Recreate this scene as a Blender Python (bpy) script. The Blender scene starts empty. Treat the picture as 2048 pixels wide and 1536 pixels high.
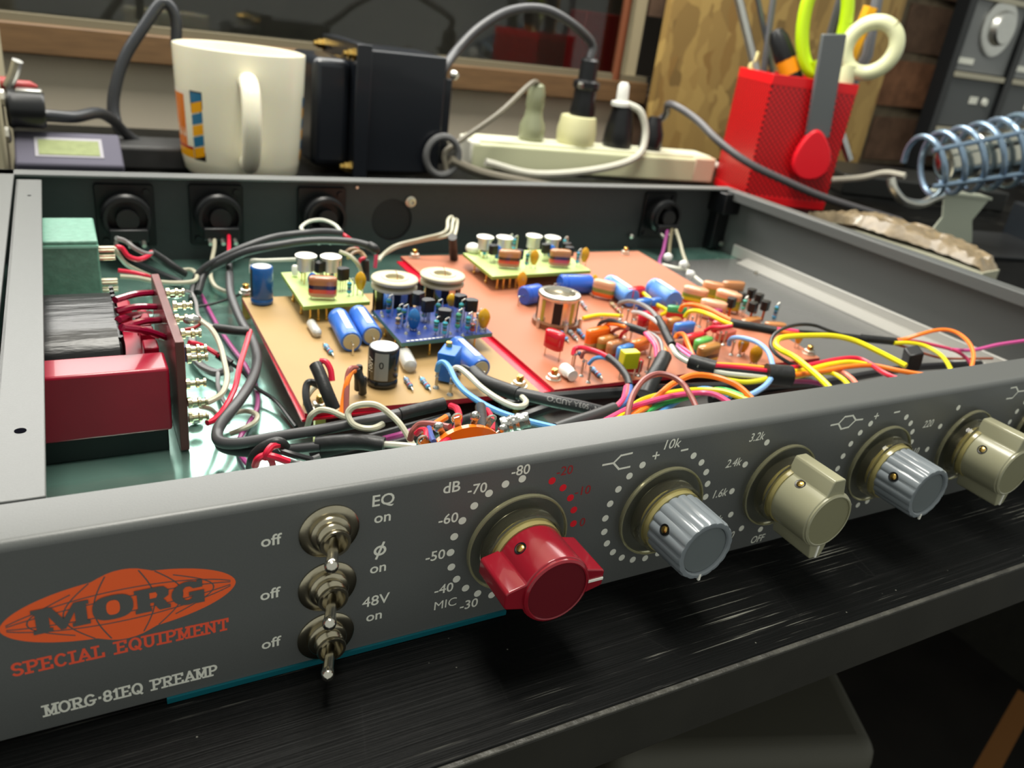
import bpy, bmesh, math, random
from mathutils import Vector, Matrix
from mathutils.geometry import delaunay_2d_cdt

# ------------------------------------------------------------------ camera
FPX = 1596.46                                   # focal length in pixels of a 2048 px wide frame
CAM = Vector((-41.12, -133.16, 137.16))         # millimetres
RX = Vector((0.87836899, -0.46186098, 0.12309488))      # picture right
RD = Vector((-0.09791951, -0.42594093, -0.89943654))    # picture down
RF = Vector((0.46784579, 0.77798378, -0.41935851))      # view direction
S = 0.001                                       # everything below is written in millimetres

scene = bpy.context.scene
COL = scene.collection
cam_d = bpy.data.cameras.new('camera')
cam_d.sensor_fit = 'HORIZONTAL'
cam_d.sensor_width = 36.0
cam_d.lens = 36.0 * FPX / 2048.0
cam_d.clip_start = 0.005
cam_d.clip_end = 30
cam_o = bpy.data.objects.new('camera', cam_d)
COL.objects.link(cam_o)
mw = Matrix((RX, -RD, -RF)).transposed().to_4x4()
mw.translation = CAM * S
cam_o.matrix_world = mw
cam_d.dof.use_dof = True
cam_d.dof.focus_distance = 0.192
cam_d.dof.aperture_fstop = 23.0
scene.camera = cam_o

# ------------------------------------------------------------------ world, lights, exposure
world = bpy.data.worlds.new('room')
scene.world = world
world.use_nodes = True
wn = world.node_tree.nodes
wn['Background'].inputs[0].default_value = (0.97, 1.0, 0.92, 1)
wn['Background'].inputs[1].default_value = 0.54


def area_light(name, loc, aim, sx, sy, power, col):
    l = bpy.data.lights.new(name, 'AREA')
    l.shape = 'RECTANGLE'
    l.size = sx
    l.size_y = sy
    l.energy = power
    l.color = col
    o = bpy.data.objects.new(name, l)
    COL.objects.link(o)
    o.location = Vector(loc)
    d = (Vector(aim) - Vector(loc)).normalized()
    o.rotation_euler = d.to_track_quat('-Z', 'Y').to_euler()
    return o


area_light('bench_lamp', (0.16, 0.60, 0.40), (0.12, 0.10, 0.0), 1.0, 0.28, 6.6, (1.0, 0.985, 0.93))
area_light('overhead_lamp', (0.08, 0.22, 1.15), (0.14, 0.22, 0.0), 0.55, 0.35, 17.0, (1.0, 0.965, 0.87))

scene.view_settings.view_transform = 'Standard'
scene.view_settings.look = 'None'
scene.view_settings.gamma = 1.0
scene.view_settings.use_curve_mapping = False
scene.view_settings.exposure = 0.05

# ------------------------------------------------------------------ helpers: pixels and points
def V(*a):
    return Vector(a)


def ray(x, y):
    return RX * ((x - 1024) / FPX) + RD * ((y - 768) / FPX) + RF


def A(x, y, X=None, Y=None, Z=None):
    d = ray(x, y)
    if X is not None:
        k = (X - CAM.x) / d.x
    elif Y is not None:
        k = (Y - CAM.y) / d.y
    else:
        k = (Z - CAM.z) / d.z
    return CAM + d * k


def P(*pts):
    """points given as (picture x, picture y, height)"""
    return [A(x, y, Z=z) for x, y, z in pts]


# ------------------------------------------------------------------ helpers: materials
MATS = {}


def lin(c):
    c = c / 255.0
    return c / 12.92 if c <= 0.04045 else ((c + 0.055) / 1.055) ** 2.4


def mat(name, rgb, rough=0.5, metal=0.0, coat=0.0, trans=0.0, ior=1.45, sss=0.0, emit=0.0,
        vary=0.0, scale=200.0, stretch=None, bump=0.0, bscale=None, rvary=0.0, spec=None):
    if name in MATS:
        return MATS[name]
    m = bpy.data.materials.new(name)
    m.use_nodes = True
    nt = m.node_tree
    b = nt.nodes['Principled BSDF']
    col = (lin(rgb[0]), lin(rgb[1]), lin(rgb[2]), 1)
    b.inputs['Base Color'].default_value = col
    b.inputs['Roughness'].default_value = rough
    b.inputs['Metallic'].default_value = metal
    b.inputs['Coat Weight'].default_value = coat
    b.inputs['Coat Roughness'].default_value = 0.06
    b.inputs['Transmission Weight'].default_value = trans
    b.inputs['IOR'].default_value = ior
    if spec is not None:
        b.inputs['Specular IOR Level'].default_value = spec
    if sss:
        b.inputs['Subsurface Weight'].default_value = sss
        b.inputs['Subsurface Radius'].default_value = (0.004, 0.003, 0.002)
    if emit:
        b.inputs['Emission Color'].default_value = col
        b.inputs['Emission Strength'].default_value = emit
    if vary or bump or rvary:
        tc = nt.nodes.new('ShaderNodeTexCoord')
        mp = nt.nodes.new('ShaderNodeMapping')
        if stretch:
            mp.inputs['Scale'].default_value = stretch
        nt.links.new(tc.outputs['Object'], mp.inputs['Vector'])
        nz = nt.nodes.new('ShaderNodeTexNoise')
        nz.inputs['Scale'].default_value = scale
        nz.inputs['Detail'].default_value = 5
        nt.links.new(mp.outputs[0], nz.inputs['Vector'])
        if vary:
            r = nt.nodes.new('ShaderNodeValToRGB')
            r.color_ramp.elements[0].position = 0.3
            r.color_ramp.elements[1].position = 0.7
            r.color_ramp.elements[0].color = tuple(max(0, c * (1 - vary)) for c in col[:3]) + (1,)
            r.color_ramp.elements[1].color = tuple(min(1, c * (1 + vary)) for c in col[:3]) + (1,)
            nt.links.new(nz.outputs['Fac'], r.inputs['Fac'])
            nt.links.new(r.outputs['Color'], b.inputs['Base Color'])
        if rvary:
            mr = nt.nodes.new('ShaderNodeMapRange')
            mr.inputs['To Min'].default_value = max(0, rough - rvary)
            mr.inputs['To Max'].default_value = rough + rvary
            nt.links.new(nz.outputs['Fac'], mr.inputs['Value'])
            nt.links.new(mr.outputs[0], b.inputs['Roughness'])
        if bump:
            n2 = nz
            if bscale:
                n2 = nt.nodes.new('ShaderNodeTexNoise')
                n2.inputs['Scale'].default_value = bscale
                n2.inputs['Detail'].default_value = 4
                nt.links.new(mp.outputs[0], n2.inputs['Vector'])
            bp = nt.nodes.new('ShaderNodeBump')
            bp.inputs['Strength'].default_value = bump
            bp.inputs['Distance'].default_value = 0.001
            nt.links.new(n2.outputs['Fac'], bp.inputs['Height'])
            nt.links.new(bp.outputs[0], b.inputs['Normal'])
    MATS[name] = m
    return m


def plastic(rgb, rough=0.32):
    return mat('plastic_%d_%d_%d_%d' % (rgb[0], rgb[1], rgb[2], int(rough * 100)), rgb, rough)


def dipped(rgb):
    return mat('dipped_%d_%d_%d' % rgb, rgb, 0.22, coat=0.4)


PAINT = mat('grey_paint', (92, 94, 93), 0.36, vary=0.04, scale=2500, bump=0.04, bscale=2500)
PAINT_SHADED = mat('shaded_grey_paint', (54, 56, 57), 0.45, vary=0.05, scale=400)  # same grey paint, darkened: the rear wall's shade is in the colour
ALU = mat('bare_aluminium', (205, 205, 200), 0.34, 1.0, vary=0.05, scale=300)
TIN = mat('tinned_metal', (222, 219, 208), 0.32, 1.0)
NICKEL = mat('nickel', (176, 168, 146), 0.22, 1.0, vary=0.12, scale=300)
BRASS = mat('brass', (205, 170, 95), 0.25, 1.0)
GOLD = mat('gold_pin', (222, 190, 110), 0.25, 1.0)
SOLDER = mat('solder', (190, 190, 185), 0.22, 1.0, bump=0.3, bscale=900)
COPPERLEG = mat('copper_leg', (190, 110, 60), 0.35, 1.0)
BLACKP = mat('black_plastic', (22, 23, 25), 0.35)
BLACKM = mat('black_moulding', (10, 12, 15), 0.36)
SHRINK = mat('black_shrink', (34, 35, 36), 0.42, vary=0.2, scale=250, bump=0.25, bscale=260)
GREYSH = mat('grey_shrink', (66, 67, 68), 0.42)
PVC = mat('dark_cable', (52, 53, 55), 0.4)
PRINT_W = mat('white_print', (236, 236, 224), 0.6)
PRINT_R = mat('red_print', (226, 14, 36), 0.6)
PRINT_O = mat('orange_print', (250, 102, 48), 0.6)
PRINT_D = mat('panel_grey_print', (90, 92, 91), 0.42)
WHITEC = mat('white_plastic', (232, 232, 224), 0.35)
CREAM = mat('cream_plastic', (222, 219, 192), 0.4, sss=0.05)


def wirecol(rgb):
    return mat('insulation_%d_%d_%d' % rgb, rgb, 0.33)


RED = (214, 30, 62)
PINK = (236, 78, 128)
ROSE = (198, 106, 110)
ORANGE = (250, 128, 34)
YELLOW = (240, 226, 26)
GREEN = (70, 184, 92)
BLUE = (88, 158, 222)
LBLUE = (140, 184, 240)
BROWN = (150, 84, 78)
GREYW = (138, 136, 136)
BEIGE = (178, 174, 152)
WHITEW = (214, 214, 200)
PURPLE = (160, 66, 128)
BLACKW = (36, 36, 38)

# ------------------------------------------------------------------ helpers: meshes
ORG = {}


def frame(axis):
    w = axis.normalized()
    t = Vector((0, 0, 1)) if abs(w.z) < 0.9 else Vector((1, 0, 0))
    u = t.cross(w).normalized()
    v = w.cross(u)
    return u, v, w


def smooth_path(pts, res=6):
    pts = [Vector(p) for p in pts]
    if len(pts) < 3:
        return pts
    q = [pts[0] * 2 - pts[1]] + pts + [pts[-1] * 2 - pts[-2]]
    out = []
    for i in range(1, len(q) - 2):
        a, b, c, d = q[i - 1], q[i], q[i + 1], q[i + 2]
        for k in range(res):
            t = k / res
            out.append(0.5 * ((2 * b) + (c - a) * t + (2 * a - 5 * b + 4 * c - d) * t * t + (3 * b - a - 3 * c + d) * t ** 3))
    out.append(pts[-1])
    return out


class MB:
    """collects shapes, written in millimetres, into one mesh"""
    def __init__(self):
        self.v = []
        self.f = []
        self.m = []

    def add(self, vs, fs, m=0):
        n = len(self.v)
        self.v += [Vector(p) for p in vs]
        self.f += [tuple(i + n for i in f) for f in fs]
        self.m += [m] * len(fs)
        return self

    def box(self, x0, x1, y0, y1, z0, z1, m=0):
        return self.obox(V((x0 + x1) / 2, (y0 + y1) / 2, (z0 + z1) / 2), V((x1 - x0) / 2, 0, 0), V(0, (y1 - y0) / 2, 0), V(0, 0, (z1 - z0) / 2), m)

    def obox(self, c, a, b, d, m=0):
        c, a, b, d = Vector(c), Vector(a), Vector(b), Vector(d)
        vs = [c + a * i + b * j + d * k for k in (-1, 1) for j in (-1, 1) for i in (-1, 1)]
        return self.add(vs, [(0, 2, 3, 1), (4, 5, 7, 6), (0, 1, 5, 4), (2, 6, 7, 3), (0, 4, 6, 2), (1, 3, 7, 5)], m)

    def lathe(self, prof, o, axis, n=20, m=0, caps=(True, True), ms=None):
        u, v, w = frame(Vector(axis))
        o = Vector(o)
        base = len(self.v)
        for r, h in prof:
            for k in range(n):
                t = 2 * math.pi * k / n
                self.v.append(o + w * h + (u * math.cos(t) + v * math.sin(t)) * r)
        for i in range(len(prof) - 1):
            for k in range(n):
                self.f.append((base + i * n + k, base + i * n + (k + 1) % n, base + (i + 1) * n + (k + 1) % n, base + (i + 1) * n + k))
                self.m.append(ms[i] if ms else m)
        if caps[0]:
            self.f.append(tuple(base + k for k in reversed(range(n))))
            self.m.append(ms[0] if ms else m)
        if caps[1]:
            e = base + (len(prof) - 1) * n
            self.f.append(tuple(e + k for k in range(n)))
            self.m.append(ms[-1] if ms else m)
        return self

    def cyl(self, p0, p1, r0, r1=None, n=16, m=0, caps=(True, True)):
        p0, p1 = Vector(p0), Vector(p1)
        return self.lathe([(r0, 0), (r0 if r1 is None else r1, (p1 - p0).length)], p0, p1 - p0, n, m, caps)

    def tube(self, pts, r, n=8, res=6, m=0, raw=False, r1=None):
        pp = [Vector(p) for p in pts] if raw else smooth_path(pts, res)
        k = len(pp)
        t0 = (pp[1] - pp[0]).normalized()
        u, v, w = frame(t0)
        vs = []
        for i in range(k):
            t = (pp[min(i + 1, k - 1)] - pp[max(i - 1, 0)])
            if t.length < 1e-9:
                t = w
            t = t.normalized()
            u = (u - t * u.dot(t))
            if u.length < 1e-6:
                u = frame(t)[0]
            u.normalize()
            v = t.cross(u)
            rr = r if r1 is None else r + (r1 - r) * i / (k - 1)
            for j in range(n):
                a = 2 * math.pi * j / n
                vs.append(pp[i] + (u * math.cos(a) + v * math.sin(a)) * rr)
        fs = [(i * n + j, i * n + (j + 1) % n, (i + 1) * n + (j + 1) % n, (i + 1) * n + j) for i in range(k - 1) for j in range(n)]
        fs.append(tuple(reversed(range(n))))
        fs.append(tuple((k - 1) * n + j for j in range(n)))
        return self.add(vs, fs, m)

    def ell(self, c, a, b, d, n=14, h=8, m=0):
        c, a, b, d = Vector(c), Vector(a), Vector(b), Vector(d)
        vs = [c - d]
        for i in range(1, h):
            t = math.pi * i / h
            for k in range(n):
                s = 2 * math.pi * k / n
                vs.append(c - d * math.cos(t) + (a * math.cos(s) + b * math.sin(s)) * math.sin(t))
        vs.append(c + d)
        fs = [(0, 1 + (k + 1) % n, 1 + k) for k in range(n)]
        for i in range(h - 2):
            fs += [(1 + i * n + k, 1 + i * n + (k + 1) % n, 1 + (i + 1) * n + (k + 1) % n, 1 + (i + 1) * n + k) for k in range(n)]
        e = 1 + (h - 2) * n
        fs += [(e + k, e + (k + 1) % n, len(vs) - 1) for k in range(n)]
        return self.add(vs, fs, m)

    def prism(self, poly, o, u, v, w, m=0):
        """polygon in the plane o + x u + y v, pushed along w"""
        o, u, v, w = Vector(o), Vector(u), Vector(v), Vector(w)
        n = len(poly)
        vs = [o + u * x + v * y for x, y in poly] + [o + u * x + v * y + w for x, y in poly]
        fs = [tuple(reversed(range(n))), tuple(range(n, 2 * n))] + [(k, (k + 1) % n, n + (k + 1) % n, n + k) for k in range(n)]
        return self.add(vs, fs, m)

    def profile(self, sec, x0, x1, m=0):
        """closed section in (y, z) pushed along x"""
        return self.prism(sec, V(x0, 0, 0), V(0, 1, 0), V(0, 0, 1), V(x1 - x0, 0, 0), m)

    def torus(self, c, axis, R, r, n=24, k=8, m=0):
        u, v, w = frame(Vector(axis))
        c = Vector(c)
        vs = []
        for i in range(n):
            a = 2 * math.pi * i / n
            d = u * math.cos(a) + v * math.sin(a)
            for j in range(k):
                b = 2 * math.pi * j / k
                vs.append(c + d * (R + r * math.cos(b)) + w * (r * math.sin(b)))
        return self.add(vs, [(i * k + j, i * k + (j + 1) % k, ((i + 1) % n) * k + (j + 1) % k, ((i + 1) % n) * k + j) for i in range(n) for j in range(k)], m)

    def build(self, name, mats, parent=None, bevel=0, seg=2, sharp=40, flat=False, label=None):
        org = ORG.get(parent.name, Vector()) if parent else Vector()
        me = bpy.data.meshes.new(name)
        me.from_pydata([tuple((p - org) * S) for p in self.v], [], self.f)
        for mm in (mats if isinstance(mats, (list, tuple)) else [mats]):
            me.materials.append(mm)
        me.polygons.foreach_set('material_index', self.m)
        bm = bmesh.new()
        bm.from_mesh(me)
        bmesh.ops.recalc_face_normals(bm, faces=bm.faces)
        bm.to_mesh(me)
        bm.free()
        if not flat:
            me.shade_smooth()
            me.set_sharp_from_angle(angle=math.radians(sharp))
        o = bpy.data.objects.new(name, me)
        COL.objects.link(o)
        if parent:
            o.parent = parent
            ORG[o.name] = org
        if bevel:
            bv = o.modifiers.new('edge', 'BEVEL')
            bv.width = bevel * S
            bv.segments = seg
            bv.limit_method = 'ANGLE'
            bv.harden_normals = False
        if label:
            o['label'] = label
        return o


def tag(o, label=None, cat=None, group=None, kind=None):
    if label:
        o['label'] = label
    if cat:
        o['category'] = cat
    if group:
        o['group'] = group
    if kind:
        o['kind'] = kind
    return o


def thing(name, label, cat, loc=(0, 0, 0), group=None):
    o = bpy.data.objects.new(name, None)
    o.empty_display_size = 0.01
    COL.objects.link(o)
    o.location = Vector(loc) * S
    ORG[o.name] = Vector(loc)
    return tag(o, label, cat, group)


def single(mb, name, mats, label, cat, group=None, **k):
    """a thing that is one mesh, its origin at its lowest corner"""
    lo = V(min(p.x for p in mb.v), min(p.y for p in mb.v), min(p.z for p in mb.v))
    for p in mb.v:
        p -= lo
    o = mb.build(name, mats, **k)
    o.location = lo * S
    ORG[o.name] = lo
    return tag(o, label, cat, group)


def tube_thing(name, label, cat, rgb, r, pts, group=None, n=8, m=None):
    return single(MB().tube(P(*pts), r, n), name, m or wirecol(rgb), label, cat, group)


def text_mesh(s, h, shear=0.0, bold=0.0, width=1.0):
    """outline of sans lettering of cap height h, centred: (verts2d, faces)"""
    cu = bpy.data.curves.new('lettering', 'FONT')
    cu.body = s
    cu.size = h / 0.73
    cu.shear = shear
    cu.offset = bold
    cu.resolution_u = 3
    cu.align_x = 'CENTER'
    cu.align_y = 'CENTER'
    ob = bpy.data.objects.new('lettering', cu)
    COL.objects.link(ob)
    dg = bpy.context.evaluated_depsgraph_get()
    me = bpy.data.meshes.new_from_object(ob.evaluated_get(dg))
    vs = [(v.co.x * width, v.co.y) for v in me.vertices]
    fs = [tuple(p.vertices) for p in me.polygons]
    bpy.data.objects.remove(ob)
    bpy.data.curves.remove(cu)
    bpy.data.meshes.remove(me)
    if vs:
        cx = (min(x for x, y in vs) + max(x for x, y in vs)) / 2
        cy = (min(y for x, y in vs) + max(y for x, y in vs)) / 2
        vs = [(x - cx, y - cy) for x, y in vs]
    return vs, fs

# ------------------------------------------------------------------ the setting
def node_mat(name, fn):
    m = bpy.data.materials.new(name)
    m.use_nodes = True
    nt = m.node_tree
    fn(nt, nt.nodes['Principled BSDF'])
    return m


def N(nt, t, **k):
    n = nt.nodes.new(t)
    for a, b in k.items():
        if a in n.inputs:
            n.inputs[a].default_value = b
        else:
            setattr(n, a, b)
    return n


def ramp(nt, fac, stops):
    r = nt.nodes.new('ShaderNodeValToRGB')
    e = r.color_ramp.elements
    while len(e) < len(stops):
        e.new(0.5)
    for el, (p, c) in zip(e, stops):
        el.position = p
        el.color = c if len(c) == 4 else tuple(c) + (1,)
    nt.links.new(fac, r.inputs['Fac'])
    return r


def L3(*rgb):
    return tuple(lin(c) for c in rgb)


def desk_nodes(nt, b):
    tc = N(nt, 'ShaderNodeTexCoord')
    mp = N(nt, 'ShaderNodeMapping')
    mp.inputs['Scale'].default_value = (5, 300, 300)
    mp.inputs['Rotation'].default_value = (0, 0, math.radians(1.5))
    nt.links.new(tc.outputs['Object'], mp.inputs['Vector'])
    g = N(nt, 'ShaderNodeTexNoise', Scale=4.0, Detail=7.0, Roughness=0.62)
    nt.links.new(mp.outputs[0], g.inputs['Vector'])
    patch = N(nt, 'ShaderNodeTexNoise', Scale=16.0, Detail=3.0)
    nt.links.new(tc.outputs['Object'], patch.inputs['Vector'])
    grain = ramp(nt, g.outputs['Fac'], [(0.535, (0, 0, 0)), (0.65, (0.85, 0.85, 0.85))])
    pr = ramp(nt, patch.outputs['Fac'], [(0.38, (0.1, 0.1, 0.1)), (0.62, (1, 1, 1))])
    mul = N(nt, 'ShaderNodeMath', operation='MULTIPLY')
    nt.links.new(grain.outputs[0], mul.inputs[0])
    nt.links.new(pr.outputs[0], mul.inputs[1])
    # cross scratches
    vo = N(nt, 'ShaderNodeTexVoronoi', feature='DISTANCE_TO_EDGE', Scale=16.0)
    mp2 = N(nt, 'ShaderNodeMapping')
    mp2.inputs['Scale'].default_value = (2.6, 1.0, 1.0)
    mp2.inputs['Rotation'].default_value = (0, 0, math.radians(28))
    nt.links.new(tc.outputs['Object'], mp2.inputs['Vector'])
    nt.links.new(mp2.outputs[0], vo.inputs['Vector'])
    sc = ramp(nt, vo.outputs['Distance'], [(0.0, (0.4, 0.4, 0.4)), (0.006, (0, 0, 0))])
    n3 = N(nt, 'ShaderNodeTexNoise', Scale=70.0, Detail=1.0)
    nt.links.new(tc.outputs['Object'], n3.inputs['Vector'])
    scm = ramp(nt, n3.outputs['Fac'], [(0.5, (0, 0, 0)), (0.62, (1, 1, 1))])
    mul2 = N(nt, 'ShaderNodeMath', operation='MULTIPLY')
    nt.links.new(sc.outputs[0], mul2.inputs[0])
    nt.links.new(scm.outputs[0], mul2.inputs[1])
    mx = N(nt, 'ShaderNodeMath', operation='MAXIMUM')
    nt.links.new(mul.outputs[0], mx.inputs[0])
    nt.links.new(mul2.outputs[0], mx.inputs[1])
    # dust specks
    sp = N(nt, 'ShaderNodeTexVoronoi', Scale=120.0)
    nt.links.new(tc.outputs['Object'], sp.inputs['Vector'])
    spr = ramp(nt, sp.outputs['Distance'], [(0.0, (1, 1, 1)), (0.05, (0, 0, 0))])
    mx2 = N(nt, 'ShaderNodeMath', operation='MAXIMUM')
    nt.links.new(mx.outputs[0], mx2.inputs[0])
    nt.links.new(spr.outputs[0], mx2.inputs[1])
    c = ramp(nt, mx2.outputs[0], [(0.0, L3(7, 8, 8)), (0.4, L3(20, 20, 20)), (1.0, L3(138, 138, 128))])
    nt.links.new(c.outputs[0], b.inputs['Base Color'])
    b.inputs['Roughness'].default_value = 0.42
    b.inputs['Specular IOR Level'].default_value = 0.1
    bp = N(nt, 'ShaderNodeBump', Strength=0.35, Distance=0.0006)
    nt.links.new(g.outputs['Fac'], bp.inputs['Height'])
    nt.links.new(bp.outputs[0], b.inputs['Normal'])


DESK = node_mat('black_woodgrain', desk_nodes)
DESK_EDGE = mat('black_edge_band', (42, 41, 36), 0.42, vary=0.15, scale=60, bump=0.1)
desk = thing('desk', 'black scratched woodgrain desk that the preamp stands on', 'desk', (300, 330, -18))
MB().box(-450, 1300, -35.2, 689, -18, 0).build('tabletop', DESK, desk, bevel=0.8)
MB().box(-450, 1300, -36.4, -35.0, -17.6, -0.5).build('edge_band', DESK_EDGE, desk, bevel=0.4)
MB().box(-450, 1300, -36.5, -35.1, -0.75, 0.03).build('worn_edge', mat('worn_edge', (58, 57, 52), 0.5, vary=0.6, scale=130, bump=0.8, bscale=300), desk, bevel=0.3)
for x in (-420, 1270):
    MB().box(x - 20, x + 20, 0, 690, -748, -18).build('side_panel', DESK_EDGE, desk, bevel=1)

FLOORM = mat('dark_floor', (30, 27, 24), 0.6, vary=0.3, scale=12)
tag(MB().box(-1500, 2600, -1500, 1500, -760, -748).build('floor', FLOORM), kind='structure')
WALLM = mat('beige_wall', (196, 186, 168), 0.8, vary=0.05, scale=14)
tag(MB().box(-1500, 575, 712, 730, -748, 82).build('wall_back', WALLM), kind='structure')
tag(MB().box(-1500, 575, 712, 730, 620, 1500).build('wall_back_upper', WALLM), kind='structure')
WOOD = mat('wood_rail', (104, 78, 50), 0.55, vary=0.18, scale=30, stretch=(1, 8, 8))
tag(MB().box(-1500, 590, 694, 716, 55, 79.5).build('trim_1', WOOD, bevel=1.5), 'varnished wooden rail along the foot of the window', kind='structure')
tag(MB().box(-1500, 590, 700, 716, 79.5, 86).build('trim_2', mat('sill_strip', (112, 104, 84), 0.5)), 'olive strip between the wooden rail and the glass', kind='structure')
win = thing('window_1', None, None, (0, 716, 86))
tag(win, kind='structure')
GLASS = mat('window_glass', (205, 210, 205), 0.03, trans=1.0, ior=1.45)
MB().box(-1500, 566, 716, 719, 86, 620).build('pane', GLASS, win)
MB().box(560, 576, 704, 724, 80, 620).build('frame', mat('pale_frame', (176, 164, 134), 0.5), win, bevel=1.5)
MB().box(-1500, 1500, 1000, 1010, 40, 700).build('recess_back', mat('dark_recess', (92, 86, 80), 0.7, vary=0.25, scale=5), win)
MB().box(-1500, 1500, 724, 1000, 40, 70).build('recess_ledge', mat('recess_ledge', (70, 64, 58), 0.7), win)
single(MB().box(548, 632, 790, 830, 70, 150), 'red_box', mat('red_card', (150, 30, 34), 0.55), 'dull red box standing behind the window glass', 'box', bevel=1.5)
single(MB().lathe([(5.5, 0), (5.5, 620)], V(545, 702, 80), V(0, 0, 1), 14), 'copper_pipe', mat('old_copper', (140, 84, 58), 0.45, 0.7), 'thin brown copper pipe running up beside the window frame', 'pipe')


def osb_nodes(nt, b):
    tc = N(nt, 'ShaderNodeTexCoord')
    nz = N(nt, 'ShaderNodeTexNoise', Scale=22.0, Detail=2.0)
    nt.links.new(tc.outputs['Object'], nz.inputs['Vector'])
    mp = N(nt, 'ShaderNodeMapping')
    mp.inputs['Scale'].default_value = (1, 1, 0.36)
    mp.inputs['Rotation'].default_value = (0, math.radians(35), 0)
    ad = N(nt, 'ShaderNodeVectorMath', operation='MULTIPLY_ADD')
    ad.inputs[1].default_value = (0.035, 0.035, 0.035)
    nt.links.new(nz.outputs['Color'], ad.inputs[0])
    nt.links.new(tc.outputs['Object'], ad.inputs[2])
    nt.links.new(ad.outputs[0], mp.inputs['Vector'])
    vo = N(nt, 'ShaderNodeTexVoronoi', Scale=70.0)
    nt.links.new(mp.outputs[0], vo.inputs['Vector'])
    sep = N(nt, 'ShaderNodeSeparateColor')
    nt.links.new(vo.outputs['Color'], sep.inputs[0])
    c = ramp(nt, sep.outputs[0], [(0.0, L3(120, 94, 48)), (0.3, L3(146, 116, 62)), (0.7, L3(172, 142, 80)), (1.0, L3(132, 98, 46))])
    nt.links.new(c.outputs[0], b.inputs['Base Color'])
    b.inputs['Roughness'].default_value = 0.6
    bp = N(nt, 'ShaderNodeBump', Strength=0.6, Distance=0.0015)
    nt.links.new(sep.outputs[1], bp.inputs['Height'])
    nt.links.new(bp.outputs[0], b.inputs['Normal'])


OSB = node_mat('strand_board', osb_nodes)
single(MB().box(572, 952, 655, 667, 0, 640), 'strand_board', OSB, 'large flake board panel standing behind the red pencil holder', 'board', bevel=1)

# brick wall at the right: each brick in view is its own piece
MORTAR = mat('old_mortar', (104, 92, 74), 0.9, vary=0.25, scale=60, bump=0.6, bscale=120)
wall_r = MB().box(880, 2400, 706, 736, -748, 1400).build('wall_right', MORTAR)
tag(wall_r, kind='structure')
BR = [mat('brick_%d' % i, c, 0.85, vary=0.3, scale=50, bump=0.7, bscale=90) for i, c in enumerate([(122, 84, 58), (106, 80, 62), (128, 88, 62), (98, 76, 60)])]
rnd = random.Random(4)
bmesh_v = MB().box(-104, 104, -10, 10, -31, 31)
bme = bmesh_v.build('brick', BR[0])
brick_mesh = bme.data
bpy.data.objects.remove(bme)
BRM = []
for mm in BR:
    d = brick_mesh.copy()
    d.materials[0] = mm
    BRM.append(d)
for row in range(-1, 7):
    for k in range(-1, 5):
        o = bpy.data.objects.new('brick', BRM[rnd.randrange(4)])
        COL.objects.link(o)
        o.parent = wall_r
        o.location = V(905 + k * 222 + (row % 2) * 111 + rnd.uniform(-3, 3), 713.2 + rnd.uniform(-1, 1), 34 + row * 76 + rnd.uniform(-2, 2)) * S
        o.rotation_euler = (rnd.uniform(-.02, .02), rnd.uniform(-.01, .01), rnd.uniform(-.03, .03))

# ------------------------------------------------------------------ the preamp chassis
ch = thing('preamp_chassis', 'open dark grey rack chassis of the MORG-81EQ preamp with knobs and switches', 'preamp', (150, 140, 0))
ch['label'] = 'long low dark grey metal preamp chassis, open on top, with dials on its front'


def film_nodes(nt, b):
    tc = N(nt, 'ShaderNodeTexCoord')
    nz = N(nt, 'ShaderNodeTexNoise', Scale=30.0, Detail=2.0, Distortion=0.8)
    nt.links.new(tc.outputs['Object'], nz.inputs['Vector'])
    c = ramp(nt, nz.outputs['Fac'], [(0.3, L3(124, 176, 162)), (0.7, L3(158, 202, 188))])
    nt.links.new(c.outputs[0], b.inputs['Base Color'])
    b.inputs['Metallic'].default_value = 0.75
    b.inputs['Roughness'].default_value = 0.16
    b.inputs['Coat Weight'].default_value = 0.6
    b.inputs['Coat Roughness'].default_value = 0.08
    bp = N(nt, 'ShaderNodeBump', Strength=0.25, Distance=0.0015)
    nt.links.new(nz.outputs['Fac'], bp.inputs['Height'])
    nt.links.new(bp.outputs[0], b.inputs['Normal'])


FILM = node_mat('teal_film', film_nodes)
MB().box(-70, 366, 1.4, 291, 0, 1.9).build('floor_pan', mat('floor_grey', (132, 132, 130), 0.26, 0.5, vary=0.05, scale=20), ch)
MB().prism([(-70, 1.5), (108, 1.5), (108, 264), (366, 264), (366, 290.9), (-70, 290.9)], V(0, 0, 1.9), V(1, 0, 0), V(0, 1, 0), V(0, 0, 0.1)).build('protective_film', FILM, ch, label='glossy teal protective film on the chassis floor')
FILM_E = mat('teal_film_edge', (16, 92, 104), 0.3)
MB().box(-33, 46, -0.6, 1.2, 0.2, 1.45).build('film_edge', FILM_E, ch, label='teal protective film showing under the front panel')


HOLE = mat('dark_hole', (14, 14, 20), 0.9, spec=0.0)


def arc(cy, cz, r, a0, a1, n=6):
    return [(cy + r * math.cos(math.radians(a0 + (a1 - a0) * i / n)), cz + r * math.sin(math.radians(a0 + (a1 - a0) * i / n))) for i in range(n + 1)]


sec = [(0, 1.5), (0, 43.9)] + arc(1.7, 43.9, 1.7, 180, 90) + [(12.6, 45.6), (12.6, 44.4), (1.9, 44.4), (1.2, 43.7), (1.2, 1.5)]
MB().profile(sec, -92, 398).build('front_panel', PAINT, ch, sharp=50)
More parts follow.
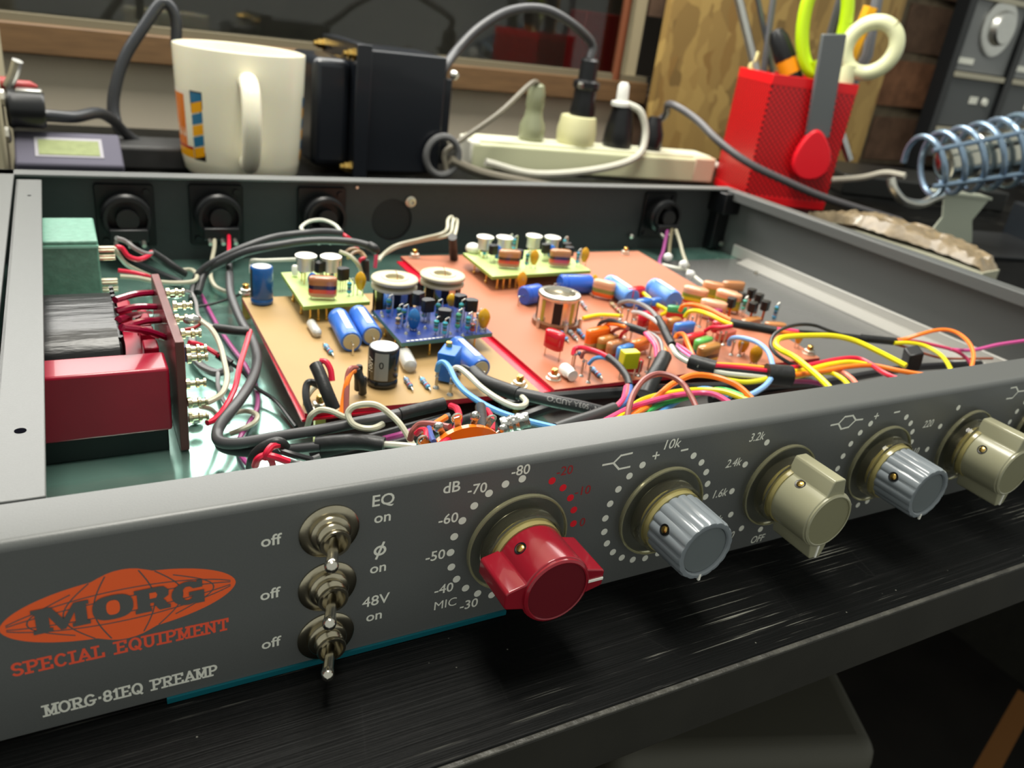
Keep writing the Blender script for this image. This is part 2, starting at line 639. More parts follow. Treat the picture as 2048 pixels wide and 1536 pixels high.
# side walls: outer shell with a folded top, and the drilled inner flange on the near side
MB().box(-72, -70.8, 12.8, 292, 0.4, 45.6).box(-72, -60.3, 12.8, 292, 44.4, 45.6).build('side_wall', PAINT, ch, bevel=0.25)
MB().box(-59.4, -58.2, 13.2, 272, 2, 45.7).box(-59.4, -49.8, 13.2, 272, 44.5, 45.7).build('lid_flange', PAINT, ch, bevel=0.25)
MB().lathe([(1.15, 0), (1.15, 0.1)], V(-54.3, 40, 45.68), V(0, 0, 1), 18).build('screw_hole', HOLE, ch)
MB().lathe([(0.75, 0), (0.75, 0.1)], V(-54.2, 243, 45.68), V(0, 0, 1), 14).build('screw_hole', HOLE, ch)
MB().box(366.8, 368, 12.8, 292, 0.4, 45.6).box(358, 368, 12.8, 281, 44.4, 45.6).box(358, 359.1, 12.8, 281, 39.6, 45.0).build('side_wall', PAINT, ch, bevel=0.4)
MB().box(364.5, 366.5, 14, 270, 2, 10.5).build('tray_lip', mat('bright_lip', (196, 194, 188), 0.4, 0.3), ch, bevel=0.5, label='bright folded lip along the foot of the far side wall')
MB().prism([(0, 0), (10, 0), (10, 3.2), (0, 0.3)], V(355, 14, 2.02), V(1, 0, 0), V(0, 0, 1), V(0, 240, 0)).build('tray_fold', mat('bright_fold', (176, 174, 168), 0.42, 0.3), ch)
MB().lathe([(1.6, 0), (1.4, 1.6), (0.4, 2.0)], V(352, 232, 2), V(0, 0, 1), 12).build('rivet', TIN, ch)
# rear wall with the blank round cutout
hx, hz, hr = 120.3, 22.4, 12.0
rw = MB()
rw.box(-72, hx - 14, 291, 292.2, 0.4, 44.4).box(hx + 14, 368, 291, 292.2, 0.4, 44.4)
rw.box(hx - 14, hx + 14, 291, 292.2, 0.4, hz - 14).box(hx - 14, hx + 14, 291, 292.2, hz + 14, 44.4)
nseg = 32
ring = [(hx + hr * math.cos(2 * math.pi * k / nseg), hz + hr * math.sin(2 * math.pi * k / nseg)) for k in range(nseg)]


def sq(k):
    a = 2 * math.pi * k / nseg
    c, s = math.cos(a), math.sin(a)
    q = 14 / max(abs(c), abs(s))
    return hx + c * q, hz + s * q


for y in (291, 292.2):
    rw.add([V(x, y, z) for x, z in ring] + [V(*(sq(k)[0], y, sq(k)[1])) for k in range(nseg)], [(k, (k + 1) % nseg, nseg + (k + 1) % nseg, nseg + k) for k in range(nseg)])
rw.add([V(x, 291, z) for x, z in ring] + [V(x, 292.2, z) for x, z in ring], [(k, (k + 1) % nseg, nseg + (k + 1) % nseg, nseg + k) for k in range(nseg)])
rw.build('rear_wall', PAINT_SHADED, ch)
MB().box(hx - 15, hx + 15, 292.25, 293, hz - 15, hz + 15).build('cutout_shade_plate', mat('cutout_shade', (34, 31, 32), 0.6), ch)  # added dark plate; its colour stands for the shade behind the cutout
MB().box(-72, 368, 282.6, 292.2, 44.4, 45.6).build('rear_flange', PAINT, ch, bevel=0.3)
MB().lathe([(3.2, 0), (3.2, 1.2), (2.0, 1.4), (2.0, 3.4), (1.2, 3.4), (1.2, 1.0)], V(130.6, 291, 33), V(0, -1, 0), 16).build('nut', TIN, ch)
MB().lathe([(0.9, 0), (0.8, 0.8)], V(99, 291, 40.5), V(0, -1, 0), 10).build('rivet', TIN, ch)
MB().lathe([(1.6, 0), (1.6, 1.2), (0.9, 2.0)], A(1262, 472, Y=289), V(0, -1, 0), 12).build('nut', TIN, ch)
# corner bracket in the far right corner
MB().box(352, 366, 274, 290.5, 30, 44).box(355, 366, 282, 290.5, 4, 30).build('corner_bracket', BLACKM, ch, bevel=0.6)
MB().lathe([(2, 0), (1.6, 1.5)], A(1442, 487, Y=281), V(0, -1, 0), 12).build('screw', TIN, ch)


def xlr(x, z, deep=13.0):
    pl = MB().prism([(-12, -15.5), (12, -15.5), (13, -14.5), (13, 14.5), (12, 15.5), (-12, 15.5), (-13, 14.5), (-13, -14.5)], V(x, 291, z), V(1, 0, 0), V(0, 0, 1), V(0, -2.2, 0)).build('rear_connector', BLACKM, ch, bevel=0.4)
    MB().lathe([(11.4, 2), (11.4, deep - 4), (10.4, deep - 3), (10.4, deep), (8.8, deep), (8.8, deep - 5), (5, deep - 5), (5, deep + 1), (0.01, deep + 1)], V(x, 291, z + 1), V(0, -1, 0), 28, caps=(True, False)).build('barrel', BLACKP, pl)
    MB().box(x - 8.5, x + 8.5, 291 - deep - 3, 291 - deep + 1, z - 9, z - 3).build('insert', BLACKP, pl, bevel=0.6)
    for dx in (-6, 0, 6):
        MB().cyl(V(x + dx, 291 - deep, z - 8), V(x + dx, 291 - deep - 6, z - 10), 1.1, n=8).build('solder_cup', TIN, pl)
    for sx, sz in ((9.5, 12), (-9.5, -12)):
        MB().lathe([(1.7, 0), (1.5, 1.2)], V(x + sx, 288.8, z + sz), V(0, -1, 0), 10).build('screw', BLACKP, pl)
    return pl


for x, z in ((-16.5, 25), (25.5, 25.5), (79.5, 25), (309, 25.5)):
    xlr(x, z)

# ------------------------------------------------------------------ front panel: toggle switches
SWM = mat('lever_metal', (200, 196, 184), 0.16, 1.0)
for z in (35.8, 21.4, 7.6):
    w = MB().lathe([(6.35, 0), (6.35, 0.35), (6.0, 0.6), (4.4, 0.6)], V(0, 0, z), V(0, -1, 0), 40, caps=(True, True)).build('toggle_switch', NICKEL, ch)
    MB().lathe([(4.3, 0.5), (4.3, 1.6), (4.0, 1.8), (3.2, 1.9), (3.3, 2.4), (3.05, 2.7), (3.3, 3.0), (3.05, 3.3), (3.3, 3.6), (3.05, 3.9), (3.3, 4.3), (3.1, 4.9), (2.5, 4.9), (2.4, 3.0)], V(0, 0, z), V(0, -1, 0), 26).build('bushing', NICKEL, w, sharp=60)
    MB().lathe([(2.4, 3.0), (0.01, 2.95)], V(0, 0, z), V(0, -1, 0), 16, caps=(False, False)).build('bushing_mouth', BLACKM, w)
    tip = V(-3.0, -11.8, z + 0.2)
    base = V(0, -3.6, z)
    d = (tip - base).normalized()
    ln = (tip - base).length
    MB().lathe([(0.95, 0), (1.0, 2), (1.25, ln - 1.6), (1.45, ln - 0.6), (1.25, ln + 0.3), (0.7, ln + 0.8), (0.01, ln + 0.95)], base, d, 18, caps=(True, False)).build('lever', SWM, w)

# ------------------------------------------------------------------ front panel: knobs
CLEAR = mat('clear_skirt', (250, 249, 240), 0.02, trans=1.0, ior=1.12)
RIM = mat('skirt_rim', (226, 222, 180), 0.1, trans=0.8, ior=1.25)
COLLAR = mat('skirt_collar', (244, 240, 216), 0.04, trans=0.985, ior=1.25)
AMBER = mat('amber_insert', (196, 184, 122), 0.18, trans=0.55, ior=1.49)
K_RED = mat('knob_red', (134, 18, 34), 0.2, coat=0.3)
K_REDF = mat('knob_red_cap', (98, 16, 27), 0.3)
K_OLV = mat('knob_olive', (150, 148, 122), 0.26, coat=0.2)
K_OLVF = mat('knob_olive_cap', (128, 126, 98), 0.34)
K_GRY = mat('knob_grey', (122, 129, 134), 0.26, coat=0.2)
K_GRYF = mat('knob_grey_cap', (100, 107, 109), 0.36)
LINEW = mat('white_line', (238, 236, 226), 0.4)
KZ = 23.6
DIALX = [45.46, 88.73, 131.9, 175.1, 218.3, 261.6]


def outline_winged(r, hw, rl, ang):
    pts = []
    a0 = math.asin((hw + 0.5) / r)
    for side in (0, 1):
        base = ang + math.pi * side
        pts += [(base, 'w')]
        c, s = math.cos(base), math.sin(base)
    out = []
    for side in (0, 1):
        b = ang + math.pi * side
        c, s = math.cos(b), math.sin(b)
        for px_, py_ in ((rl - 0.5, -hw * 0.8), (rl, -hw * 0.8 + 0.5), (rl, hw * 0.8 - 0.5), (rl - 0.5, hw * 0.8)):
            out.append((c * px_ - s * py_, s * px_ + c * py_))
        n = 14
        for k in range(n + 1):
            t = b + a0 + (math.pi - 2 * a0) * k / n
            out.append((r * math.cos(t), r * math.sin(t)))
    return out


def knob(i, kind, ang, screw):
    cx = DIALX[i]
    o = V(cx, 0, KZ)
    ax = V(0, -1, 0)
    root = MB().lathe([(13.2, 1.5), (13.2, 2.4), (3, 2.4), (3, 1.5)], o, ax, 56).build('knob', CLEAR, ch, sharp=35)
    MB().lathe([(12.75, 1.45), (13.3, 1.45), (13.4, 1.9), (13.3, 2.5), (12.9, 2.55), (12.75, 2.3)], o, ax, 64, caps=(False, False)).build('skirt_rim', RIM, root)
    MB().lathe([(10.1, 2.4), (10.35, 2.5), (10.1, 5.9), (9.7, 6.2), (9.5, 5.9), (9.6, 2.5)], o, ax, 56, caps=(False, False)).build('skirt_collar', COLLAR, root)
    root['label'] = {'red': 'red winged gain knob on a clear skirt', 'olive': 'olive grey winged knob on a clear skirt', 'grey': 'fluted blue grey knob on a clear skirt'}[kind]
    MB().lathe([(3, 0), (3, 6)], o, ax, 16).build('shaft', TIN, root)
    MB().lathe([(9.0, 4.4), (9.15, 5.2), (8.6, 5.6), (9.1, 6.2), (9.0, 7.6), (4, 7.6), (4, 4.4)], o, ax, 40).build('insert_ring', AMBER, root, sharp=30)
    u, v = V(1, 0, 0), V(0, 0, 1)
    if kind == 'grey':
        nf = 18
        n = nf * 6
        poly = []
        prof = [(8.75, 6.8), (8.7, 12), (8.55, 19.2), (8.2, 19.9)]
        mb = MB()
        rings = []
        for r, h in prof:
            for k in range(n):
                t = 2 * math.pi * k / n
                q = r - 0.42 * (abs(math.sin(nf * t / 2)) ** 0.7 * -1 + 1) * (1 if h < 19.5 else 0.6)
                mb.v.append(o + u * (q * math.cos(t)) + v * (q * math.sin(t)) + ax * h)
        for j in range(len(prof) - 1):
            for k in range(n):
                mb.f.append((j * n + k, j * n + (k + 1) % n, (j + 1) * n + (k + 1) % n, (j + 1) * n + k))
                mb.m.append(0)
        b = len(mb.v)
        for r, h in ((7.1, 20.1), (6.8, 19.9), (6.7, 19.3)):
            for k in range(n):
                t = 2 * math.pi * k / n
                mb.v.append(o + u * (r * math.cos(t)) + v * (r * math.sin(t)) + ax * h)
        seq = [(len(prof) - 1) * n, b, b + n, b + 2 * n]
        for s0, s1 in zip(seq, seq[1:]):
            for k in range(n):
                mb.f.append((s0 + k, s0 + (k + 1) % n, s1 + (k + 1) % n, s1 + k))
                mb.m.append(0)
        mb.f.append(tuple(reversed(range(n))))
        mb.m.append(0)
        mb.build('body', K_GRY, root, sharp=50)
        MB().lathe([(6.75, 19.0), (6.6, 19.35), (0.01, 19.4)], o, ax, 40, caps=(True, False)).build('cap', K_GRYF, root)
        c, s = math.cos(ang), math.sin(ang)
        MB().obox(o + u * (c * 7.9) + v * (s * 7.9) + ax * 19.95, (u * c + v * s) * 0.9, (v * c - u * s) * 0.32, ax * 0.25).build('pointer_line', LINEW, root)
        rb, hs = 8.7, 12.5
    else:
        mt, mc = (K_RED, K_REDF) if kind == 'red' else (K_OLV, K_OLVF)
        mb = MB().prism(outline_winged(8.6, 2.9, 12.7, ang), o + ax * (6.8 if kind == 'red' else 5.6), u, v, ax * (13.0 if kind == 'red' else 14.2))
        bd = mb.build('body', mt, root, bevel=0.55, seg=3, sharp=45)
        MB().lathe([(8.3, 19.0), (8.25, 20.3), (7.7, 20.6), (7.4, 20.5), (7.35, 20.2), (0.01, 20.25)], o, ax, 48, caps=(True, False), ms=[0, 0, 0, 1, 1]).build('cap', [mt, mc], root)
        c, s = math.cos(ang), math.sin(ang)
        MB().obox(o + u * (c * 10.3) + v * (s * 10.3) + ax * 19.85, (u * c + v * s) * 2.1, (v * c - u * s) * 0.3, ax * 0.25).build('pointer_line', LINEW, root)
        rb, hs = 8.6, 11.5
    q = A(screw[0], screw[1], Y=-hs)
    a = math.atan2(q.z - KZ, q.x - cx)
    nd = u * math.cos(a) + v * math.sin(a)
    p0 = o + ax * hs + nd * (rb - 0.4)
    MB().lathe([(1.5, 0), (1.5, 0.42), (1.2, 0.42), (1.1, 0.35)], p0, nd, 18).build('screw_hole', BLACKM, root)
    sc = MB().lathe([(1.0, 0.3), (0.95, 0.5), (0.6, 0.72), (0.01, 0.75)], p0, nd, 14, caps=(True, False)).build('set_screw', BRASS, root)
    t1 = ax.cross(nd)
    return root


knob(0, 'red', 0.0, (1041, 1097))
knob(1, 'grey', -math.pi / 2, (1321, 1058))
knob(2, 'olive', -math.pi / 2, (1605, 988))
knob(3, 'grey', -math.pi / 2, (1775, 950))
knob(4, 'olive', -math.pi / 2, (1960, 893))
knob(5, 'grey', -math.pi / 2, (2120, 870))

# ------------------------------------------------------------------ front panel: printed dots, symbols and lettering
dot_me = None


def dot(x, z, m):
    global dot_me
    if m.name not in DOTS:
        o = MB().lathe([(0.98, 0), (0.98, 0.03)], V(0, 0, 0), V(0, -1, 0), 24).build('dial_dot', m)
        DOTS[m.name] = o.data
        bpy.data.objects.remove(o)
    o = bpy.data.objects.new('dial_dot', DOTS[m.name])
    COL.objects.link(o)
    o.parent = ch
    o.location = (V(x, -0.01, z) - ORG[ch.name]) * S


DOTS = {}


def dial(i, degs, m=PRINT_W, r=16.75):
    for a in degs:
        t = math.radians(a)
        dot(DIALX[i] + r * math.cos(t), KZ + r * math.sin(t), m)


dial(0, [91 + 15 * k for k in range(12)])
dial(0, [61, 46, 31, 16.4, 1.7], PRINT_R)
dial(1, [120 + 15 * k for k in range(12)] + [60, 45, 30, 15, 0, -15, -30, -45])
dial(2, [120, 150, 180, 210, 240, 270])
dial(3, [120 + 15 * k for k in range(12)] + [60, 45, 30, 15, 0, -15, -30, -45])
dial(4, [120, 150, 180, 210])
dial(5, [120 + 15 * k for k in range(10)])


def letter(s, x, y, h, m=PRINT_W, shear=0.0, bold=0.0, width=1.0):
    c = A(x, y, Y=0)
    vs, fs = text_mesh(s, h, shear, bold, width)
    MB().add([V(c.x + a, -0.03, c.z + b) for a, b in vs], fs).build('lettering', m, ch, flat=True)


for px, py in ((543, 1080), (541, 1187), (543, 1285)):
    letter('off', px, py, 2.75, bold=0.055)
letter('EQ', 767, 1001, 2.9, bold=0.055)
letter('on', 765, 1037, 2.75, bold=0.055)
letter('on', 756, 1138, 2.75, bold=0.055)
letter('48V', 752, 1200, 2.9, bold=0.04)
letter('on', 748, 1234, 2.75, bold=0.055)
letter('dB', 904, 974, 2.9, bold=0.055)
for s, px, py in (('-70', 955, 977), ('-80', 1042, 940), ('-60', 897, 1037), ('-50', 871, 1111), ('-40', 888, 1177), ('-30', 938, 1208)):
    letter(s, px, py, 2.75, bold=0.045)
letter('MIC', 891, 1207, 2.6, bold=0.0)
for s, px, py in (('-20', 1130, 941), ('-10', 1166, 981), ('0', 1165, 1044)):
    letter(s, px, py, 2.6, m=mat('faint_red_print', (150, 34, 38), 0.6), bold=0.03)
letter('10k', 1346, 887, 2.9, shear=0.15, bold=0.03)
letter('+', 1312, 911, 3.4, bold=0.04)
letter('3.2k', 1515, 873, 2.7, shear=0.2, width=0.88, bold=0.03)
letter('2.4k', 1468, 925, 2.7, shear=0.2, width=0.88, bold=0.03)
letter('1.6k', 1441, 986, 2.7, shear=0.2, width=0.88, bold=0.03)
letter('1.2k', 1431, 1040, 2.7, shear=0.2, width=0.88, bold=0.03)
letter('700', 1456, 1072, 2.7, shear=0.2, width=0.88, bold=0.03)
letter('OFF', 1516, 1077, 2.6, shear=0.2, width=0.88, bold=0.03)
letter('+', 1753, 832, 3.2, bold=0.04)
letter('220', 1857, 847, 2.7, shear=0.2, width=0.88, bold=0.03)
letter('110', 1829, 903, 2.7, shear=0.2, width=0.88, bold=0.03)


def strokes(lines, w, m, y=-0.03, name='printed_symbol'):
    """flat ribbons on the panel, merged into one outline; lines of (x, z) in millimetres"""
    vs, fs = [], []
    for ln in lines:
        for (x0, z0), (x1, z1) in zip(ln, ln[1:]):
            d = Vector((x1 - x0, z1 - z0))
            if d.length < 1e-6:
                continue
            d.normalize()
            n = Vector((-d.y, d.x)) * (w / 2)
            e = d * (w * 0.42)
            a, b = Vector((x0, z0)) - e, Vector((x1, z1)) + e
            k = len(vs)
            vs += [a - n, b - n, b + n, a + n]
            fs.append([k, k + 1, k + 2, k + 3])
    r = delaunay_2d_cdt(vs, [], fs, 1, 1e-5)
    mb = MB().add([V(p.x, y, p.y) for p in r[0]], [tuple(f) for f, og in zip(r[2], r[5]) if og])
    return mb.build(name, m, ch, flat=True)


def pxl(pts):
    return [(A(x, y, Y=0).x, A(x, y, Y=0).z) for x, y in pts]


strokes([pxl([(1206, 930), (1227, 926), (1242, 911), (1264, 906)]), pxl([(1227, 926), (1237.5, 938), (1259, 933.5)])], 0.55, PRINT_W)
strokes([pxl([(1363, 901), (1375, 898.5)])], 0.55, PRINT_W)
strokes([pxl([(1662, 850.5), (1677, 847.5), (1690, 833.5), (1706, 831), (1711.5, 840), (1697, 854), (1682, 858), (1677, 847.5)]), pxl([(1711.5, 840), (1725, 838.5)])], 0.55, PRINT_W)
strokes([pxl([(1789, 825), (1799, 823)])], 0.55, PRINT_W)
strokes([pxl([(2022, 776), (2032.5, 774), (2036.5, 783), (2048, 781.5)]), pxl([(2036.5, 783), (2024.5, 796), (2013, 797.5)])], 0.55, PRINT_W)
# phase sign: ring with a slash
pc = A(760, 1101, Y=0)
strokes([[(pc.x + 1.15 * math.cos(t * math.pi / 10), pc.z + 1.05 * math.sin(t * math.pi / 10)) for t in range(21)], [(pc.x - 0.75, pc.z - 2.0), (pc.x + 0.75, pc.z + 2.0)]], 0.55, PRINT_W)

# serif letters drawn as strokes
def ell_arc(cx, cy, rx, ry, a0, a1, n=12):
    return [(cx + rx * math.cos(math.radians(a0 + (a1 - a0) * i / n)), cy + ry * math.sin(math.radians(a0 + (a1 - a0) * i / n))) for i in range(n + 1)]


SER = {
    'M': (1.05, [[(.15, 0), (.15, 1)], [(.15, 1), (.52, .15)], [(.52, .15), (.9, 1)], [(.9, 1), (.9, 0)]], [(.15, 0), (.9, 0), (.12, 1), (.93, 1)]),
    'O': (.95, [ell_arc(.47, .5, .38, .5, 0, 360, 20)], []),
    'R': (.95, [[(.2, 0), (.2, 1)], [(.2, 1), (.5, 1)] + ell_arc(.5, .75, .27, .25, 90, -90) + [(.2, .5)], [(.45, .5), (.82, 0)]], [(.2, 0), (.86, 0), (.14, 1)]),
    'G': (.98, [ell_arc(.48, .5, .39, .5, 45, 315, 18) + [(.8, .42)], [(.5, .42), (.92, .42)]], []),
    'E': (.86, [[(.2, 0), (.2, 1)], [(.2, 1), (.75, 1), (.75, .8)], [(.2, .5), (.58, .5)], [(.2, 0), (.78, 0), (.78, .22)]], [(.14, 0), (.14, 1)]),
    'Q': (.95, [ell_arc(.47, .5, .38, .5, 0, 360, 20), [(.5, .25), (.85, -.1)]], []),
    'P': (.86, [[(.2, 0), (.2, 1)], [(.2, 1), (.48, 1)] + ell_arc(.48, .74, .28, .26, 90, -90) + [(.2, .48)]], [(.2, 0), (.14, 1)]),
    'A': (.95, [[(.1, 0), (.48, 1)], [(.48, 1), (.86, 0)], [(.25, .35), (.72, .35)]], [(.12, 0), (.84, 0)]),
    '8': (.75, [ell_arc(.37, .74, .24, .26, 0, 360, 16), ell_arc(.37, .26, .28, .26, 0, 360, 16)], []),
    '1': (.55, [[(.1, .8), (.3, 1), (.3, 0)]], [(.3, 0)]),
    '.': (.4, [[(.18, .46), (.24, .46)], [(.18, .54), (.24, .54)]], []),
    'S': (.85, [ell_arc(.42, .74, .28, .26, 30, 270, 12) + ell_arc(.42, .24, .3, .24, 90, -150, 12)], []),
    'C': (.9, [ell_arc(.47, .5, .36, .5, 45, 315, 18)], []),
    'I': (.5, [[(.25, 0), (.25, 1)]], [(.25, 0), (.25, 1)]),
    'L': (.82, [[(.2, 1), (.2, 0), (.75, 0), (.75, .28)]], [(.2, 1), (.12, 0)]),
    'U': (.95, [[(.18, 1), (.18, .35)] + ell_arc(.47, .35, .29, .35, 180, 360) + [(.76, 1)]], [(.18, 1), (.76, 1)]),
    'N': (.98, [[(.17, 0), (.17, 1)], [(.17, 1), (.8, 0)], [(.8, 0), (.8, 1)]], [(.17, 0), (.8, 1), (.1, 1)]),
    'T': (.9, [[(.45, 0), (.45, 1)], [(.1, .75), (.1, 1), (.8, 1), (.8, .75)]], [(.45, 0)]),
    ' ': (.6, [], []),
}


def serif(text, x0, x1, z0, z1, h, wt, m, name='lettering', y=-0.03, sl=0.22, track=0.12):
    tot = sum(SER[c][0] + track for c in text) - track
    k = (x1 - x0) / tot
    x = 0.0
    lines = []
    for c in text:
        w, st, sf = SER[c]
        zz = z0 + (z1 - z0) * x / tot
        for ln in st:
            lines.append([(x0 + (x + a) * k, zz + b * h) for a, b in ln])
        for a, b in sf:
            lines.append([(x0 + (x + a - sl) * k, zz + b * h), (x0 + (x + a + sl) * k, zz + b * h)])
        x += w + track
    return strokes(lines, wt, m, y, name)


serif('SPECIAL EQUIPMENT', -58.4, -20.4, 16.5, 15.9, 2.7, 0.5, mat('dull_orange_print', (236, 88, 58), 0.6))
serif('MORG.81EQ PREAMP', -54.4, -23.0, 4.85, 4.35, 2.55, 0.46, PRINT_W, track=0.08)

# the globe emblem: an orange lens with a bulge, grid lines and heavy letters in panel grey
LX, LZ = -38.9, 27.6
lens = []
nn = 96
for k in range(nn):
    t = 2 * math.pi * k / nn
    x = 20.1 * math.cos(t)
    zz = math.copysign(1, math.sin(t)) * max(6.9 * max(0, 1 - (x / 20.1) ** 2) ** 0.56, max(0, 8.25 ** 2 - x * x) ** 0.5)
    if abs(math.sin(t)) < 1e-9:
        zz = 0
    lens.append((x, zz))
MB().prism(lens, V(LX, -0.005, LZ), V(1, 0, 0), V(0, 0, 1), V(0, -0.02, 0)).build('emblem', PRINT_O, ch, flat=True)
gl = []
for a in (-0.86, -0.55, -0.28, 0.28, 0.55, 0.86):
    gl.append([(LX + 18.5 * a * (0.55 + 0.45 * math.cos(math.pi * t / 20)), LZ + 7.6 * (t / 10.0) * (1 - 0.55 * a * a) ** 0.9) for t in range(-10, 11)])
for b in (-0.62, -0.3, 0.3, 0.62):
    gl.append([(LX + x, LZ + b * 6.0 * max(0, 1 - (x / 20.1) ** 2) ** 0.75 - 0.0) for x in [-19 + 38 * i / 24 for i in range(25)]])
strokes(gl, 0.24, PRINT_D, y=-0.06, name='emblem_grid')


def flat(poly, m, y, name='emblem_letter'):
    MB().add([V(x, y, z) for x, z in poly], [tuple(range(len(poly)))]).build(name, m, ch, flat=True)


def oval(cx, cz, rx, rz, n=28, p=2.6):
    return [(cx + rx * math.copysign(abs(math.cos(t)) ** (2 / p), math.cos(t)), cz + rz * math.copysign(abs(math.sin(t)) ** (2 / p), math.sin(t))) for t in [2 * math.pi * k / n for k in range(n)]]


def slab(pts, x0, z0, sx, sz, m, y):
    flat([(x0 + a * sx, z0 + b * sz) for a, b in pts], m, y)


EH = 5.6
slab([(0, 0), (.34, 0), (.34, .16), (.29, .16), (.29, .62), (.47, 0), (.56, 0), (.74, .62), (.74, .16), (.68, .16), (.68, 0), (1, 0), (1, .16), (.95, .16), (.95, .84), (1, .84), (1, 1), (.74, 1), (.54, .42), (.34, 1), (0, 1), (0, .84), (.06, .84), (.06, .16), (0, .16)], -54.0, 25.0, 9.2, EH, PRINT_D, -0.19)
flat(oval(-40.9, 27.7, 3.45, 2.85), PRINT_D, -0.19)
flat(oval(-40.9, 27.7, 1.15, 1.7), PRINT_O, -0.25)
slab([(0, 0), (.46, 0), (.46, .16), (.42, .16), (.42, .36), (.52, .36), (.62, .1), (.68, 0), (1, 0), (1, .17), (.93, .17), (.86, .36), (.8, .44), (.95, .56), (.97, .78), (.84, .97), (.7, 1), (0, 1), (0, .84), (.07, .84), (.07, .16), (0, .16)], -37.2, 24.8, 6.2, EH, PRINT_D, -0.19)
slab([(.42, .56), (.6, .56), (.64, .68), (.6, .8), (.42, .8)], -37.2, 24.8, 6.2, EH, PRINT_O, -0.25)
gx, gz = -27.8, 27.35
gp = [(gx + 2.95 * math.cos(math.radians(t)), gz + 2.85 * math.sin(math.radians(t))) for t in range(62, 300, 8)]
gp += [(gx + 1.5, gz - 2.6), (gx + 1.5, gz - 2.9), (gx + 3.0, gz - 2.9), (gx + 3.0, gz + 0.2), (gx + 0.2, gz + 0.2), (gx + 0.2, gz - 0.75), (gx + 0.95, gz - 0.75)]
gp += [(gx + 1.05 * math.cos(math.radians(t)), gz + 1.7 * math.sin(math.radians(t))) for t in range(310, 44, -10)]
gp += [(gx + 1.0, gz + 0.95), (gx + 2.7, gz + 0.95), (gx + 2.7, gz + 2.75), (gx + 1.7, gz + 2.75), (gx + 1.6, gz + 2.4)]
flat(gp, PRINT_D, -0.19)

# ------------------------------------------------------------------ circuit boards
Z0, Z1 = 12.0, 13.5          # underside and top of the two large boards
D0, D1 = 19.4, 21.0          # underside and top of the plug-in boards
TANM = mat('tan_board', (172, 141, 94), 0.5, spec=0.3, vary=0.06, scale=18)
COPM = mat('salmon_board', (178, 112, 84), 0.5, spec=0.3, vary=0.05, scale=14)
REDU = mat('red_underside', (190, 10, 44), 0.3)
LIME = mat('pale_green_board', (192, 214, 138), 0.4, vary=0.05, scale=60)
LIMEE = mat('green_board_edge', (140, 166, 70), 0.45)
BLUB = mat('blue_board', (26, 50, 118), 0.45, spec=0.3, vary=0.25, scale=300)
BLUE_E = mat('blue_board_edge', (84, 124, 110), 0.5)


def board(root, name, poly, z0, z1, top, under):
    n = len(poly)
    mb = MB()
    mb.v = [V(x, y, z0) for x, y in poly] + [V(x, y, z1) for x, y in poly]
    mb.f = [tuple(reversed(range(n))), tuple(range(n, 2 * n))] + [(k, (k + 1) % n, n + (k + 1) % n, n + k) for k in range(n)]
    mb.m = [1, 0] + [1 if under is REDU else 1] * n
    return mb.build(name, [top, under], root, flat=True)


def nut_screw(root, x, y, z=Z1, h=3.2, px=None):
    p = px if px else V(x, y, z)
    s = MB().lathe([(3.0, 0), (3.0, 0.5), (2.5, 0.6)], p, V(0, 0, 1), 16).build('mounting_screw', TIN, root)
    MB().lathe([(2.5, 0.5), (2.5, 2.0), (2.2, 2.2), (1.3, 2.2)], p, V(0, 0, 1), 6).build('nut', TIN, s)
    MB().lathe([(1.35, 1.8), (1.35, h + 0.8), (1.0, h + 1.1)], p, V(0, 0, 1), 12).build('thread', BRASS, s)
    return s


def standoff(root, x, y, r=2.0):
    MB().lathe([(r, 2.0), (r, 12.0)], V(x, y, 0), V(0, 0, 1), 6).build('standoff', BRASS, root)


def leads(root, pts, zb, m=TIN, r=0.3):
    """straight legs from points down to the board"""
    mb = MB()
    for p in pts:
        mb.cyl(V(p.x, p.y, zb), p, r, n=6)
    return mb


def axial(root, p0, p1, r, rgb, zb, seal=None, crimp=True, name='axial_capacitor', stripe=None, lead=3.0):
    d = (p1 - p0)
    ln = d.length
    d = d.normalized()
    g = r * 0.16
    prof = [(r * 0.86, 0), (r, g), (r, ln * 0.14)]
    if crimp:
        prof += [(r * 0.9, ln * 0.17), (r, ln * 0.2)]
    prof += [(r, ln - g), (r * 0.92, ln)]
    o = MB().lathe(prof, p0, d, 22).build(name, mat('sleeve_%d_%d_%d' % rgb, rgb, 0.34, coat=0.15), root)
    if seal:
        for q, s in ((p0, -1), (p1, 1)):
            MB().lathe([(r * 0.78, -0.1), (r * 0.74, 0.15), (0.01, 0.2)], q, d * s, 18, caps=(True, False)).build('end_seal', mat('seal_%d_%d_%d' % seal, seal, 0.5), o)
    for q, s in ((p0, -1), (p1, 1)):
        e = q + d * (s * lead)
        MB().tube([q, q + d * (s * lead * 0.8), e - V(0, 0, 0.4), V(e.x, e.y, zb - 0.2)], 0.35, 6, 3).build('lead', TIN, o)
    if stripe:
        sd = V(0, 0, 1) - d * d.z
        sd.normalize()
        MB().obox((p0 + p1) / 2 + sd * (r + 0.02), d * (ln * 0.36), d.cross(sd) * (r * 0.3), sd * 0.03).build('stripe', mat('stripe_%d_%d_%d' % stripe, stripe, 0.4), o)
    return o


